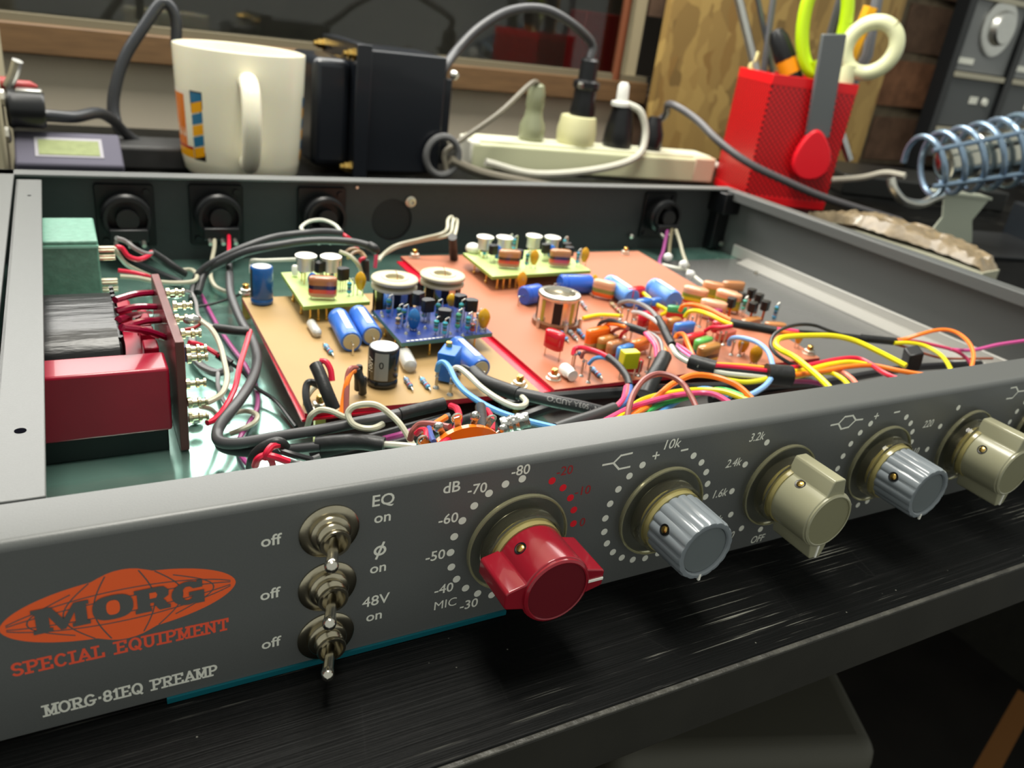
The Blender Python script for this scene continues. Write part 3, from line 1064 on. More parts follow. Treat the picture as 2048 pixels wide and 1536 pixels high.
def resistor(root, p0, p1, zb, rgb=(84, 160, 206), r=1.0, bands=((120, 60, 40), (30, 30, 32), (150, 40, 50)), upright=False):
    d = p1 - p0
    ln = d.length
    d = d.normalized()
    prof = [(r * 0.55, 0), (r, ln * 0.1), (r, ln * 0.25), (r * 0.82, ln * 0.32), (r * 0.82, ln * 0.68), (r, ln * 0.75), (r, ln * 0.9), (r * 0.55, ln)]
    ms = [0, 0, 0, 1, 0, 0, 0]
    pr = [(r * 0.55, 0), (r, ln * 0.1), (r, ln * 0.25), (r * 0.82, ln * 0.32), (r * 0.82, ln * 0.42), (r * 0.82, ln * 0.48), (r * 0.82, ln * 0.58), (r * 0.82, ln * 0.64), (r, ln * 0.75), (r, ln * 0.9), (r * 0.55, ln)]
    ms = [0, 0, 0, 1, 0, 2, 0, 0, 3, 0]
    o = MB().lathe(pr, p0, d, 12, ms=ms).build('resistor', [mat('resistor_%d_%d_%d' % rgb, rgb, 0.3)] + [plastic(c) for c in bands], root)
    if upright:
        t = p1 + d * 0.8
        side = V(d.z + 0.3, 0.25, 0).normalized() * (r + 0.9)
        MB().tube([p1, t, t + side * 0.5 + d * 0.5, t + side, V(t.x + side.x, t.y + side.y, zb)], 0.27, 6, 4).cyl(V(p0.x, p0.y, zb), p0, 0.27, n=6).build('lead', TIN, o)
    else:
        for q, s in ((p0, -1), (p1, 1)):
            e = q + d * (s * 2.2)
            MB().tube([q, q + d * (s * 1.6), V(e.x, e.y, q.z - 0.5), V(e.x, e.y, zb - 0.1)], 0.27, 6, 3).build('lead', TIN, o)
    return o


def up_res(root, x, y, h, zb, rgb=(72, 160, 190), lift=1.2, r=1.05, bands=((150, 90, 40), (30, 30, 32), (60, 120, 80))):
    """resistor standing on end; x, y is the picture point of its foot"""
    b = A(x, y, Z=zb)
    return resistor(root, V(b.x, b.y, zb + lift), V(b.x, b.y, zb + lift + h), zb, rgb, r, bands, True)


def bead(root, x, y, zc, w, h, rgb, zb, name='tantalum_capacitor', flat=0.7):
    c = A(x, y, Z=zc)
    u = V(0.85, -0.5, 0).normalized()
    v = V(0.5, 0.85, 0)
    mb = MB()
    n, H = 14, 10
    vs = []
    for i in range(H + 1):
        t = i / H
        z = -h / 2 + h * t
        rr = math.sin(math.pi * min(1, 0.12 + 0.88 * t)) ** 0.55 * (0.62 + 0.38 * min(1, t * 1.6)) if 0 < t < 1 else 0.0
        rr = max(rr, 0.02)
        for k in range(n):
            a = 2 * math.pi * k / n
            vs.append(c + u * (w / 2 * rr * math.cos(a)) + v * (w / 2 * flat * rr * math.sin(a)) + V(0, 0, z))
    fs = [(i * n + k, i * n + (k + 1) % n, (i + 1) * n + (k + 1) % n, (i + 1) * n + k) for i in range(H) for k in range(n)]
    fs += [tuple(reversed(range(n))), tuple(H * n + k for k in range(n))]
    o = mb.add(vs, fs).build(name, dipped(rgb), root)
    leads(root, [c + u * (w * 0.22) - V(0, 0, h * 0.3), c - u * (w * 0.22) - V(0, 0, h * 0.3)], zb).build('leads', TIN, o)
    return o


def rounded(w, t, n=5):
    """stadium outline of length w and thickness t"""
    r = t / 2
    out = []
    for k in range(n + 1):
        a = -math.pi / 2 + math.pi * k / n
        out.append((w / 2 - r + r * math.cos(a), r * math.sin(a)))
    for k in range(n + 1):
        a = math.pi / 2 + math.pi * k / n
        out.append((-w / 2 + r + r * math.cos(a), r * math.sin(a)))
    return out


def film_cap(root, x, y, zb, w, t, h, bands, dirv=(1, 0), lift=1.4, lean=0.0, name='film_capacitor', zc=None):
    if zb == Z1 and w < 11.5:
        w, h = w * 1.22, h * 1.08
    """flat dipped capacitor on two legs; bands are colours from the foot up"""
    b = A(x, y, Z=zb + lift if zc is None else zc)
    u = V(dirv[0], dirv[1], 0).normalized()
    v = V(-u.y, u.x, 0)
    up = (V(0, 0, 1) + v * lean).normalized()
    mb = MB()
    nb = len(bands)
    o0 = V(b.x, b.y, zb + lift)
    lv = [0.0]
    sec_ = []
    for i in range(nb):
        lv.append((i + 1) / nb)
    out = rounded(1.0, t / w)
    pts = rounded(w, t)
    n = len(pts)
    rings = [(0.0, 0.86), (0.06, 1.0)] + [(q, 1.0) for q in lv[1:-1]] + [(0.93, 1.0), (1.0, 0.82)]
    for q, s in rings:
        for px_, py_ in pts:
            e = (w - t) / 2
            sx = px_ if s == 1.0 else px_ - math.copysign(t * (1 - s), px_)
            mb.v.append(o0 + u * sx + v * (py_ * s) + up * (q * h))
    for i in range(len(rings) - 1):
        qm = (rings[i][0] + rings[i + 1][0]) / 2
        mi = min(nb - 1, int(qm * nb))
        for k in range(n):
            mb.f.append((i * n + k, i * n + (k + 1) % n, (i + 1) * n + (k + 1) % n, (i + 1) * n + k))
            mb.m.append(mi)
    mb.f.append(tuple(reversed(range(n))))
    mb.m.append(0)
    mb.f.append(tuple((len(rings) - 1) * n + k for k in range(n)))
    mb.m.append(nb - 1)
    o = mb.build(name, [dipped(c) for c in bands], root, sharp=55)
    leads(root, [o0 + u * (w * 0.4) + V(0, 0, 0.4), o0 - u * (w * 0.4) + V(0, 0, 0.4)], zb).build('leads', TIN, o)
    return o


def to92(root, x, y, zb, rot=0.0, lift=4.0, h=4.8, r=2.4, zc=None, lm=TIN):
    b = A(x, y, Z=zb + lift + h if zc is None else zc)
    poly = [(r * math.cos(a), r * math.sin(a)) for a in [math.radians(-38 + 256 * k / 12) for k in range(13)]]
    u = V(math.cos(rot), math.sin(rot), 0)
    v = V(-math.sin(rot), math.cos(rot), 0)
    o0 = V(b.x, b.y, zb + lift)
    o = MB().prism(poly, o0, u, v, V(0, 0, h)).build('transistor', BLACKP, root, bevel=0.2)
    leads(root, [o0 + u * k for k in (-1.2, 0, 1.2)], zb, r=0.24).build('leads', lm, o)
    return o


CANM = mat('can_lid', (236, 234, 226), 0.45, 0.7)


def can(root, x, y, zt, zb, r=4.1, h=6.6):
    """round metal can on long legs; x, y is the picture point of its lid"""
    b = A(x, y, Z=zt)
    c = V(b.x, b.y, 0)
    o = MB().lathe([(r * 0.9, zt - h), (r * 0.86, zt - h + 0.5), (r * 0.86, zt - 1.5), (r * 1.1, zt - 1.3), (r * 1.12, zt - 0.3), (r * 1.02, zt - 0.05), (0.01, zt)], c, V(0, 0, 1), 26, caps=(True, False)).build('metal_can_transistor', CANM, root)
    leads(root, [c + V(math.cos(a) * r * .55, math.sin(a) * r * .55, zt - h + 0.1) for a in (0, 2.1, 4.2)], zb, r=0.24).build('leads', GOLD, o)
    return o


def pins(root, pts, z0, z1):
    for p in pts:
        MB().lathe([(0.7, 0), (0.7, 1.2), (0.38, 1.5), (0.38, z1 - z0)], V(p[0], p[1], z0), V(0, 0, 1), 8).build('pin', GOLD, root)


# ---- tan board
tanb = thing('tan_circuit_board', 'tan circuit board with a red underside beside the red transformer', 'circuit board', (60, 140, Z0))
TX0, TX1, TY0, TY1 = 19.2, 104.2, 91.0, 200.0
board(tanb, 'board', [(TX0, TY0 + 1), (TX1, TY0 - 2.5), (TX1 + 1, TY1 - 3), (TX0 + 1.4, TY1)], Z0, Z1, TANM, REDU)
for p in (A(640, 815, Z=Z1), A(1038, 772, Z=Z1), A(492, 586, Z=Z1)):
    nut_screw(tanb, p.x, p.y)
    standoff(tanb, p.x, p.y)
# upright blue electrolytic at the back corner
b = A(524, 606, Z=Z1)
eo = MB().lathe([(4.3, Z1 + 0.4), (4.6, Z1 + 1.0), (4.6, Z1 + 2.2), (4.25, Z1 + 2.7), (4.6, Z1 + 3.3), (4.6, Z1 + 15.6), (4.3, Z1 + 16.2), (3.9, Z1 + 16.2)], V(b.x, b.y, 0), V(0, 0, 1), 26).build('electrolytic_capacitor', mat('sleeve_deep_blue', (30, 92, 164), 0.25, coat=0.3), tanb)
MB().lathe([(3.9, Z1 + 16.28), (0.01, Z1 + 16.25)], V(b.x, b.y, 0), V(0, 0, 1), 22, caps=(False, False)).build('can_top', ALU, eo)
for a0, a1 in ((165, 205),):
    mb = MB()
    for k in range(9):
        t = math.radians(a0 + (a1 - a0) * k / 8)
        for z in (Z1 + 3.4, Z1 + 15.4):
            mb.v.append(V(b.x + 4.64 * math.cos(t), b.y + 4.64 * math.sin(t), z))
    for k in range(8):
        mb.f.append((2 * k, 2 * k + 2, 2 * k + 3, 2 * k + 1))
        mb.m.append(0)
    mb.build('stripe', BLACKP, eo)
# polystyrene capacitors
POLY = mat('clear_polystyrene', (226, 226, 220), 0.12, trans=0.35, ior=1.5)
for pa, pb, r in (((621, 645), (635, 667), 1.9), ((807, 705), (821, 733), 2.7)):
    p0, p1 = A(*pa, Z=Z1 + r), A(*pb, Z=Z1 + r)
    d = (p1 - p0).normalized()
    ln = (p1 - p0).length
    o = MB().lathe([(r * 0.3, -0.6), (r * 0.8, 0.3), (r, 1.2), (r, ln - 1.2), (r * 0.85, ln), (r * 0.35, ln + 0.8)], p0, d, 18).build('polystyrene_capacitor', POLY, tanb)
    MB().lathe([(r * 0.62, 0.8), (r * 0.72, 1.4), (r * 0.72, ln * 0.62)], p0, d, 14).build('foil_roll', mat('foil_white', (236, 236, 232), 0.3), o)
    MB().tube([p0, p0 - d * 2.5, V((p0 - d * 3.4).x, (p0 - d * 3.4).y, Z1)], 0.3, 6, 3).build('lead', TIN, o)
# pair of lying blue electrolytics
LIB = (52, 112, 206)
for pa, pb in (((676, 634), (703, 684)), ((716, 628), (744, 672))):
    axial(tanb, A(*pa, Z=Z1 + 4.2), A(*pb, Z=Z1 + 4.2), 4.15, LIB, Z1, seal=(196, 184, 146), crimp=True, stripe=(186, 198, 226))
resistor(tanb, A(650, 690, Z=Z1 + 1.1), A(663, 706, Z=Z1 + 1.1), Z1)
resistor(tanb, A(811, 757, Z=Z1 + 1.1), A(822, 774, Z=Z1 + 1.1), Z1, rgb=(96, 130, 160))
resistor(tanb, A(843, 757, Z=Z1 + 1.1), A(857, 775, Z=Z1 + 1.1), Z1)
# radial electrolytic in a black and silver sleeve
b = A(764, 768, Z=Z1)
c = V(b.x, b.y, 0)
rr, hh = 5.4, 14.6
EB = mat('sleeve_black', (30, 33, 34), 0.25, coat=0.3)
eo = MB().lathe([(rr * 0.9, Z1 + 0.3), (rr, Z1 + 0.9), (rr, Z1 + 2.2), (rr * 0.92, Z1 + 2.8), (rr, Z1 + 3.5), (rr, Z1 + hh - 0.7), (rr * 0.93, Z1 + hh), (rr * 0.84, Z1 + hh)], c, V(0, 0, 1), 32).build('electrolytic_capacitor', EB, tanb)
MB().lathe([(rr * 0.85, Z1 + hh + 0.07), (0.01, Z1 + hh + 0.05)], c, V(0, 0, 1), 26, caps=(False, False)).build('can_top', ALU, eo)
mb = MB()
t0 = math.radians(243)
for k in range(9):
    t = t0 + math.radians(-26 + 52 * k / 8)
    for z in (Z1 + 3.6, Z1 + hh - 0.8):
        mb.v.append(c + V((rr + 0.03) * math.cos(t), (rr + 0.03) * math.sin(t), z))
for k in range(8):
    mb.f.append((2 * k, 2 * k + 2, 2 * k + 3, 2 * k + 1))
    mb.m.append(0)
mb.build('stripe', mat('sleeve_silver', (150, 153, 152), 0.35), eo)


def on_can(s, c, r, z, t, h, m, root, vert=False):
    vs, fs = text_mesh(s, h, bold=0.03)
    pts = []
    for a, q in vs:
        if vert:
            a, q = -q, a
        th = t + a / r
        pts.append(c + V((r + 0.06) * math.cos(th), (r + 0.06) * math.sin(th), z + q))
    MB().add(pts, fs).build('lettering', m, root, flat=True)


on_can('100V', c, rr, Z1 + 9.0, math.radians(198), 2.0, PRINT_W, eo, True)
on_can('0', c, rr, Z1 + 9.4, t0, 2.6, BLACKP, eo)
# blue trimmer with a brass screw
tc_ = A(897, 762, Z=Z1)
u = V(0.78, -0.62, 0).normalized()
v = V(0.62, 0.78, 0).normalized()
q = V(tc_.x + 0.4, tc_.y + 2.0, 0)
to = MB().obox(q + V(0, 0, Z1 + 6.2), u * 3.3, v * 5.0, V(0, 0, 5.4)).build('trimmer', mat('trimmer_blue', (34, 108, 196), 0.3), tanb, bevel=0.3)
MB().lathe([(1.2, 0), (1.2, 1.6), (1.0, 1.8)], q + v * 2.8 - u * 1.2 + V(0, 0, Z1 + 11.5), V(0, 0, 1), 14).build('adjusting_screw', BRASS, to)
axial(tanb, A(912, 690, Z=Z1 + 4.2), A(962, 738, Z=Z1 + 4.2), 4.0, (58, 112, 204), Z1, seal=(190, 180, 150), stripe=(190, 204, 232))
for x, y in ((872, 776), (900, 790), (916, 772)):
    b = A(x, y, Z=Z1)
    MB().lathe([(1.3, 0), (0.9, 0.7), (0.55, 1.0), (0.55, 4.2), (0.85, 4.6), (0.55, 5.0), (0.55, 6.6)], b, V(0, 0, 1), 10).build('terminal_pin', SOLDER, tanb)
for x, y in ((716, 764), (724, 788)):
    b = A(x, y, Z=Z1)
    MB().lathe([(1.3, 0), (1.3, 5.6), (1.0, 6.4)], b, V(0.05, 0.05, 1), 10).build('sleeved_pin', SHRINK, tanb)
# two cream flanged pot coils at the back right of the tan board
CRM = mat('coil_former_cream', (196, 188, 162), 0.5)
for x, y in ((790, 552), (886, 545)):
    b = A(x, y, Z=Z1 + 18)
    c = V(b.x, b.y, 0)
    o = MB().lathe([(9.4, Z1), (9.4, Z1 + 1.2), (8.2, Z1 + 1.4), (8.2, Z1 + 12.6), (6.6, Z1 + 12.8), (6.6, Z1 + 15.8)], c, V(0, 0, 1), 34).build('pot_coil', mat('coil_chrome', (190, 186, 176), 0.14, 1.0), tanb)
    MB().lathe([(9.7, Z1 + 15.9), (9.9, Z1 + 16.2), (9.9, Z1 + 17.0), (9.6, Z1 + 17.4), (9.1, Z1 + 17.6), (8.6, Z1 + 17.6), (8.4, Z1 + 17.4), (5.8, Z1 + 17.4), (5.6, Z1 + 17.7), (4.1, Z1 + 17.7), (3.9, Z1 + 17.3), (3.9, Z1 + 15.9)], c, V(0, 0, 1), 44).build('coil_flange', CRM, o, sharp=35)
    MB().lathe([(9.6, Z1 + 13.0), (9.7, Z1 + 13.4), (9.6, Z1 + 14.2), (6.4, Z1 + 14.3), (6.4, Z1 + 13.0)], c, V(0, 0, 1), 44).build('coil_flange', CRM, o, sharp=35)
    MB().lathe([(4.0, Z1 + 16.2), (0.01, Z1 + 16.2)], c, V(0, 0, 1), 20, caps=(False, False)).build('coil_core', mat('core_olive', (168, 156, 112), 0.5), o)
    for k in range(7):
        a = 2 * math.pi * k / 7
        MB().obox(c + V(math.cos(a) * 8.3, math.sin(a) * 8.3, Z1 + 7.4), V(-math.sin(a), math.cos(a), 0) * 1.7, V(math.cos(a), math.sin(a), 0) * 0.25, V(0, 0, 5.8)).build('window', BLACKM, o)
    MB().tube([c + V(1, 0, Z1 + 14.5), c + V(1.2, 0.4, Z1 + 18), c + V(0.4, 1.2, Z1 + 20.5)], 0.14, 5, 3).build('lead', COPPERLEG, o)

# ---- pale green plug-in board over the tan board
g1 = thing('green_plug_in_board', 'small pale green plug-in board raised over the tan circuit board', 'circuit board', (50, 180, D0))
def px_board(root, fl, fr, bl, top, edge):
    a, b_, c_ = A(*fl, Z=D1), A(*fr, Z=D1), A(*bl, Z=D1)
    d_ = b_ + (c_ - a)
    board(root, 'board', [(q.x, q.y) for q in (a, b_, d_, c_)], D0, D1, top, edge)

    def loc(s, t):
        q = a + (b_ - a) * s + (c_ - a) * t
        return q.x, q.y
    return loc


lc_ = px_board(g1, (607, 613), (740, 603), (562, 545), LIME, LIMEE)
pins(g1, [lc_(0.12 + 0.12 * k, 0.05) for k in range(4)] + [lc_(0.06, 0.25 + 0.35 * k) for k in range(2)], Z1, D0)
for x, y in ((612, 509), (662, 511)):
    can(g1, x, y, D1 + 12.6, D1, 4.1, 6.8)
ST1 = [(190, 120, 110), (214, 74, 50), (34, 26, 64), (170, 108, 70), (176, 114, 76)]
film_cap(g1, 645, 592, D1, 11.6, 4.4, 8.4, ST1, (1, -0.28), 1.4)
bead(g1, 625, 560, D1 + 4.5, 4.8, 7.0, (36, 100, 176), D1)
bead(g1, 721, 562, D1 + 6.2, 5.2, 8.6, (206, 156, 16), D1)
to92(g1, 687, 536, D1, 0.3, 5.0, 5.2, 2.6)
to92(g1, 640, 524, D1, 0.5, 6.0, 4.4, 2.4)
up_res(g1, 603, 560, 6.0, D1, lift=3.0)
up_res(g1, 698, 592, 5.0, D1)
up_res(g1, 643, 560, 5.0, D1)
up_res(g1, 664, 560, 5.0, D1)
up_res(g1, 672, 560, 5.2, D1, lift=4)
b = A(590, 536, Z=D1 + 4)
MB().lathe([(1.4, 0), (1.4, 3.6), (0.9, 4.2)], V(b.x, b.y, D1 + 1), V(0, 0, 1), 10).build('ceramic_capacitor', WHITEC, g1)

# ---- blue plug-in board over the tan board
bb = thing('blue_plug_in_board', 'crowded blue plug-in board raised over the tan circuit board', 'circuit board', (80, 135, D0))
lc_ = px_board(bb, (803, 686), (985, 666), (747, 621), BLUB, BLUE_E)
pins(bb, [lc_(0.08 + 0.25 * k, 0.07) for k in range(4)] + [lc_(0.05, 0.35 + 0.35 * k) for k in range(2)], Z1, D0)
for x, y, rot in ((857, 599, 0.1), (890, 619, -0.45), (922, 590, 0.2), (944, 599, -0.3), (838, 585, 0.6)):
    to92(bb, x, y, D1, rot, 4.6, 5.0, 2.7)
bead(bb, 828, 638, D1 + 4.6, 5.4, 9.0, (38, 108, 172), D1)
bead(bb, 968, 637, D1 + 5.4, 5.4, 8.8, (206, 154, 14), D1)
bead(bb, 903, 600, D1 + 5.0, 4.4, 6.0, (206, 160, 20), D1)
for x, y, c, h in ((776, 632, (36, 110, 150), 6.2), (806, 652, (44, 104, 170), 6.0), (871, 668, (70, 170, 180), 4.6), (888, 674, (70, 166, 190), 5.2), (914, 662, (92, 178, 140), 6.4), (934, 665, (80, 178, 196), 5.6), (874, 640, (60, 140, 160), 6.0), (920, 640, (84, 180, 190), 6.2), (848, 640, (60, 130, 120), 4.6), (797, 640, (60, 120, 130), 4.0), (795, 655, (150, 130, 110), 3.0), (944, 668, (150, 60, 50), 3.4), (955, 650, (190, 200, 205), 4.2)):
    up_res(bb, x, y, h, D1, c)
for x, y in ((763, 627), (812, 668), (850, 657), (816, 655), (962, 658), (970, 660), (765, 634), (838, 668), (900, 668), (925, 672)):
    b = A(x, y, Z=D1)
    MB().lathe([(0.85, 0), (0.6, 0.6), (0.1, 1.1)], b, V(0, 0, 1), 10).build('solder_blob', SOLDER, bb)
for k in range(9):
    q_ = lc_(0.08 + 0.045 * k, 0.035)
    MB().box(q_[0] - 0.65, q_[0] + 0.65, q_[1] - 0.35, q_[1] + 0.35, D1, D1 + 0.05).build('silk_mark', PRINT_W, bb)

# ---- added red plate, standing in for the red undersides reflected in the floor
single(MB().prism([(18.0, 91.0), (250, 88.8), (250, 248), (108, 248), (108, 196), (21, 190)], V(0, 0, 11.1), V(1, 0, 0), V(0, 1, 0), V(0, 0, 0.8)), 'red_reflection_plate', mat('red_reflection', (206, 10, 44), 0.25), 'added red plate standing in for the reflection between the two large circuit boards', 'plate')

# ---- salmon board
cop = thing('salmon_circuit_board', 'large salmon coloured circuit board crowded with coloured capacitors', 'circuit board', (190, 170, Z0))
board(cop, 'board', [(110.5, 88.2), (251.5, 88.5), (267.0, 250.5), (111.5, 251.5)], Z0, Z1, COPM, REDU)
for p in (A(1107, 758, Z=Z1), A(829, 514, Z=Z1), A(1250, 508, Z=Z1), A(1617, 708, Z=Z1)):
    nut_screw(cop, p.x, p.y)
    standoff(cop, p.x, p.y)
# big tin can on a brown base
b = A(1110, 648, Z=Z1)
c = V(b.x, b.y, 0)
o = MB().lathe([(10.6, Z1), (10.6, Z1 + 2.4), (9.0, Z1 + 2.6)], c, V(0, 0, 1), 36).build('adjustable_coil', mat('brown_base', (128, 80, 50), 0.4), cop)
MB().lathe([(9.0, Z1 + 2.4), (9.0, Z1 + 13.0), (9.5, Z1 + 13.4), (9.6, Z1 + 14.4), (9.2, Z1 + 15.0), (7.2, Z1 + 15.2), (6.8, Z1 + 14.6), (6.6, Z1 + 12.6), (1.5, Z1 + 12.2), (1.2, Z1 + 13.0), (0.01, Z1 + 13.0)], c, V(0, 0, 1), 44, caps=(True, False)).build('can', mat('can_chrome', (224, 218, 204), 0.26, 1.0), o, sharp=50)
for k in range(8):
    a = 2 * math.pi * (k + 0.3) / 8
    m_ = BLACKM if k % 2 else mat('coil_tape', (176, 160, 60), 0.4)
    MB().obox(c + V(math.cos(a) * 8.95, math.sin(a) * 8.95, Z1 + 7.8), V(-math.sin(a), math.cos(a), 0) * (2.0 if k % 2 else 0.9), V(math.cos(a), math.sin(a), 0) * 0.2, V(0, 0, 4.8)).build('window', m_, o)
for a in (3.4, 4.6, 5.7, 0.2):
    MB().lathe([(0.9, 0), (0.9, 3.4), (0.4, 4.4)], c + V(math.cos(a) * 11, math.sin(a) * 11, Z1), V(0, 0, 1), 8).build('lug', TIN, o)
# axial capacitors
axial(cop, A(1047, 592, Z=Z1 + 4.4), A(1078, 586, Z=Z1 + 4.4), 4.6, (44, 90, 196), Z1, crimp=True)
axial(cop, A(1120, 568, Z=Z1 + 4.6), A(1180, 568, Z=Z1 + 4.6), 4.8, (46, 98, 206), Z1, crimp=True)
axial(cop, A(1218, 566, Z=Z1 + 5), A(1264, 597, Z=Z1 + 5), 4.6, (92, 148, 226), Z1, stripe=(206, 216, 240))
axial(cop, A(1306, 574, Z=Z1 + 5), A(1348, 602, Z=Z1 + 5), 5.0, (90, 142, 224), Z1, stripe=(196, 208, 238))
# banded capacitors at the far edge
FISH = [(226, 60, 40), (226, 200, 30), (140, 150, 40), (226, 164, 124), (232, 170, 132)]
FISH2 = [(240, 110, 40), (130, 140, 70), (220, 168, 132), (228, 178, 142)]
film_cap(cop, 1205, 592, Z1, 9.5, 4.6, 7.5, FISH2, (0.62, -0.7), 1.6)
film_cap(cop, 1386, 606, Z1, 13, 6.0, 8.5, FISH, (0.62, -0.7), 1.6)
film_cap(cop, 1452, 616, Z1, 13.5, 6.4, 9.0, [(190, 180, 30), (170, 170, 50), (150, 160, 60), (226, 156, 112), (234, 172, 134)], (0.5, -0.8), 1.8)
film_cap(cop, 1420, 600, Z1, 9, 4.4, 9.0, [(200, 190, 40), (150, 150, 60), (216, 150, 104)], (0.7, -0.6), 1.6)
film_cap(cop, 1422, 632, Z1, 13, 5.4, 8.0, [(220, 100, 40), (226, 150, 110), (234, 176, 140)], (0.7, -0.66), 1.6)
film_cap(cop, 1462, 590, Z1, 11, 4.4, 7.0, [(150, 100, 60), (190, 130, 84)], (0.95, -0.2), 1.6)
# small transistors and standing resistors near the right edge
for x, y in ((1484, 586), (1506, 578), (1521, 588), (1509, 605), (1534, 602), (1466, 596)):
    to92(cop, x, y, Z1, 0.4, 6.0, 4.8, 2.5, lm=COPPERLEG)
up_res(cop, 1482, 634, 5.2, Z1, (90, 190, 170), lift=4)
up_res(cop, 1545, 646, 7.0, Z1, (90, 170, 216), lift=2)
film_cap(cop, 1500, 650, Z1, 14, 4.0, 3.5, [(176, 116, 66), (186, 126, 74)], (0.96, 0.2), 1.2)
film_cap(cop, 1548, 660, Z1, 9, 4.0, 3.5, [(176, 116, 66), (190, 130, 80)], (0.9, -0.3), 1.2)
bead(cop, 1487, 690, Z1 + 4.5, 5.4, 7.5, (210, 146, 20), Z1)
bead(cop, 1512, 708, Z1 + 5.0, 6.0, 9.0, (206, 144, 14), Z1)
bead(cop, 1598, 676, Z1 + 5.0, 4.0, 6.0, (206, 150, 20), Z1)
bead(cop, 1188, 565, Z1 + 5.6, 4.8, 8.6, (212, 160, 20), Z1)
bead(cop, 1044, 560, Z1 + 6.4, 5.2, 9.0, (214, 150, 20), Z1)
# red, orange, brown, blue, green and yellow dipped capacitors
film_cap(cop, 1106, 697, Z1, 7.6, 4.2, 7.0, [(196, 16, 36), (206, 20, 40), (212, 24, 44)], (0.35, -0.93), 4.0)
film_cap(cop, 1191, 695, Z1, 11, 3.6, 8.2, [(206, 176, 130), (244, 110, 22), (248, 116, 24)], (0.98, 0.2), 1.0)
film_cap(cop, 1213, 702, Z1, 10, 3.8, 6.2, [(190, 60, 40), (140, 140, 60), (186, 128, 66)], (0.97, 0.22), 1.0)
film_cap(cop, 1232, 712, Z1, 10.5, 3.8, 6.4, [(216, 60, 40), (174, 112, 70), (184, 124, 80)], (0.97, 0.22), 1.0)
film_cap(cop, 1246, 722, Z1, 8, 3.0, 6.4, [(64, 132, 206), (72, 140, 214)], (0.95, 0.3), 1.4)
film_cap(cop, 1268, 604, Z1, 9.6, 4.0, 7.0, [(190, 20, 40), (206, 22, 44)], (0.97, 0.2), 2.0)
film_cap(cop, 1283, 628, Z1, 8.4, 4.0, 7.0, [(196, 40, 50), (40, 90, 170), (60, 120, 206)], (0.97, 0.2), 2.0)
film_cap(cop, 1307, 622, Z1, 6.0, 3.4, 6.0, [(196, 40, 50), (50, 110, 200)], (0.97, 0.2), 2.0)
film_cap(cop, 1290, 650, Z1, 8.4, 3.6, 6.0, [(176, 22, 48), (206, 26, 56)], (0.97, 0.2), 1.4)
film_cap(cop, 1313, 660, Z1, 7.0, 3.4, 5.4, [(206, 96, 40), (226, 110, 50)], (0.9, -0.3), 1.4)
film_cap(cop, 1350, 636, Z1, 8.0, 3.6, 5.6, [(206, 40, 40), (60, 150, 90)], (0.9, -0.4), 1.6)
film_cap(cop, 1343, 656, Z1, 8.0, 3.8, 4.4, [(160, 108, 56), (184, 128, 66)], (0.97, 0.2), 1.2)
film_cap(cop, 1364, 674, Z1, 10, 3.4, 6.4, [(60, 120, 204), (66, 128, 214)], (0.99, 0.1), 2.2)
film_cap(cop, 1386, 692, Z1, 11, 3.4, 5.4, [(206, 20, 44), (222, 26, 44)], (0.97, 0.2), 1.6)
film_cap(cop, 1402, 704, Z1, 9.6, 3.6, 6.0, [(60, 130, 170), (88, 176, 84), (96, 186, 90)], (0.96, 0.26), 1.4)
film_cap(cop, 1412, 722, Z1, 11, 4.4, 7.0, [(214, 190, 30), (40, 30, 20), (178, 124, 62), (186, 132, 70)], (0.97, 0.22), 1.0)
film_cap(cop, 1438, 662, Z1, 9, 3.4, 5.0, [(206, 40, 60), (216, 46, 70)], (0.96, 0.2), 3.0)
film_cap(cop, 1428, 640, Z1, 6.6, 3.2, 5.0, [(150, 50, 100), (170, 60, 110)], (0.96, 0.2), 2.0)
film_cap(cop, 1450, 676, Z1, 13, 4.0, 3.6, [(206, 80, 56), (190, 96, 84)], (0.97, 0.22), 1.0)
film_cap(cop, 1262, 742, Z1, 7.0, 3.0, 5.0, [(190, 30, 44), (206, 36, 56)], (0.9, -0.4), 1.2)
film_cap(cop, 1278, 700, Z1, 12, 3.6, 5.0, [(206, 106, 50), (234, 122, 50)], (0.95, 0.3), 1.6)
# square yellow block capacitor
b = A(1260, 742, Z=Z1 + 4)
MB().obox(V(b.x, b.y + 2, Z1 + 8.2), V(3.5, -0.3, 0), V(0.3, 2.2, 0), V(0, 0, 3.5)).build('block_capacitor', mat('lemon_plastic', (214, 214, 20), 0.3), cop, bevel=0.4)
leads(cop, [V(b.x - 3.4, b.y + 1.6, Z1 + 4.2), V(b.x + 3.4, b.y + 1.2, Z1 + 4.2)], Z1).build('leads', TIN, cop)
# white polystyrene capacitor and lying resistors near the front edge
p0, p1 = A(1126, 735, Z=Z1 + 2.6), A(1146, 752, Z=Z1 + 2.6)
d = (p1 - p0).normalized()
ln = (p1 - p0).length
MB().lathe([(0.8, -0.6), (2.1, 0.2), (2.5, 1.0), (2.5, ln * 0.6), (2.0, ln * 0.8), (2.2, ln)], p0, d, 18).build('polystyrene_capacitor', mat('poly_white', (238, 238, 234), 0.2, coat=0.4), cop)
for x, y in ((1121, 664), (1139, 662), (1156, 660)):
    resistor(cop, A(x, y, Z=Z1 + 1.1), A(x + 13, y + 15, Z=Z1 + 1.1), Z1, rgb=(84, 150, 206) if x != 1139 else (150, 160, 164))
resistor(cop, A(1184, 736, Z=Z1 + 1.1), A(1200, 752, Z=Z1 + 1.1), Z1, rgb=(100, 164, 214))
resistor(cop, A(1156, 704, Z=Z1 + 6), A(1166, 716, Z=Z1 + 4), Z1, rgb=(96, 170, 220))
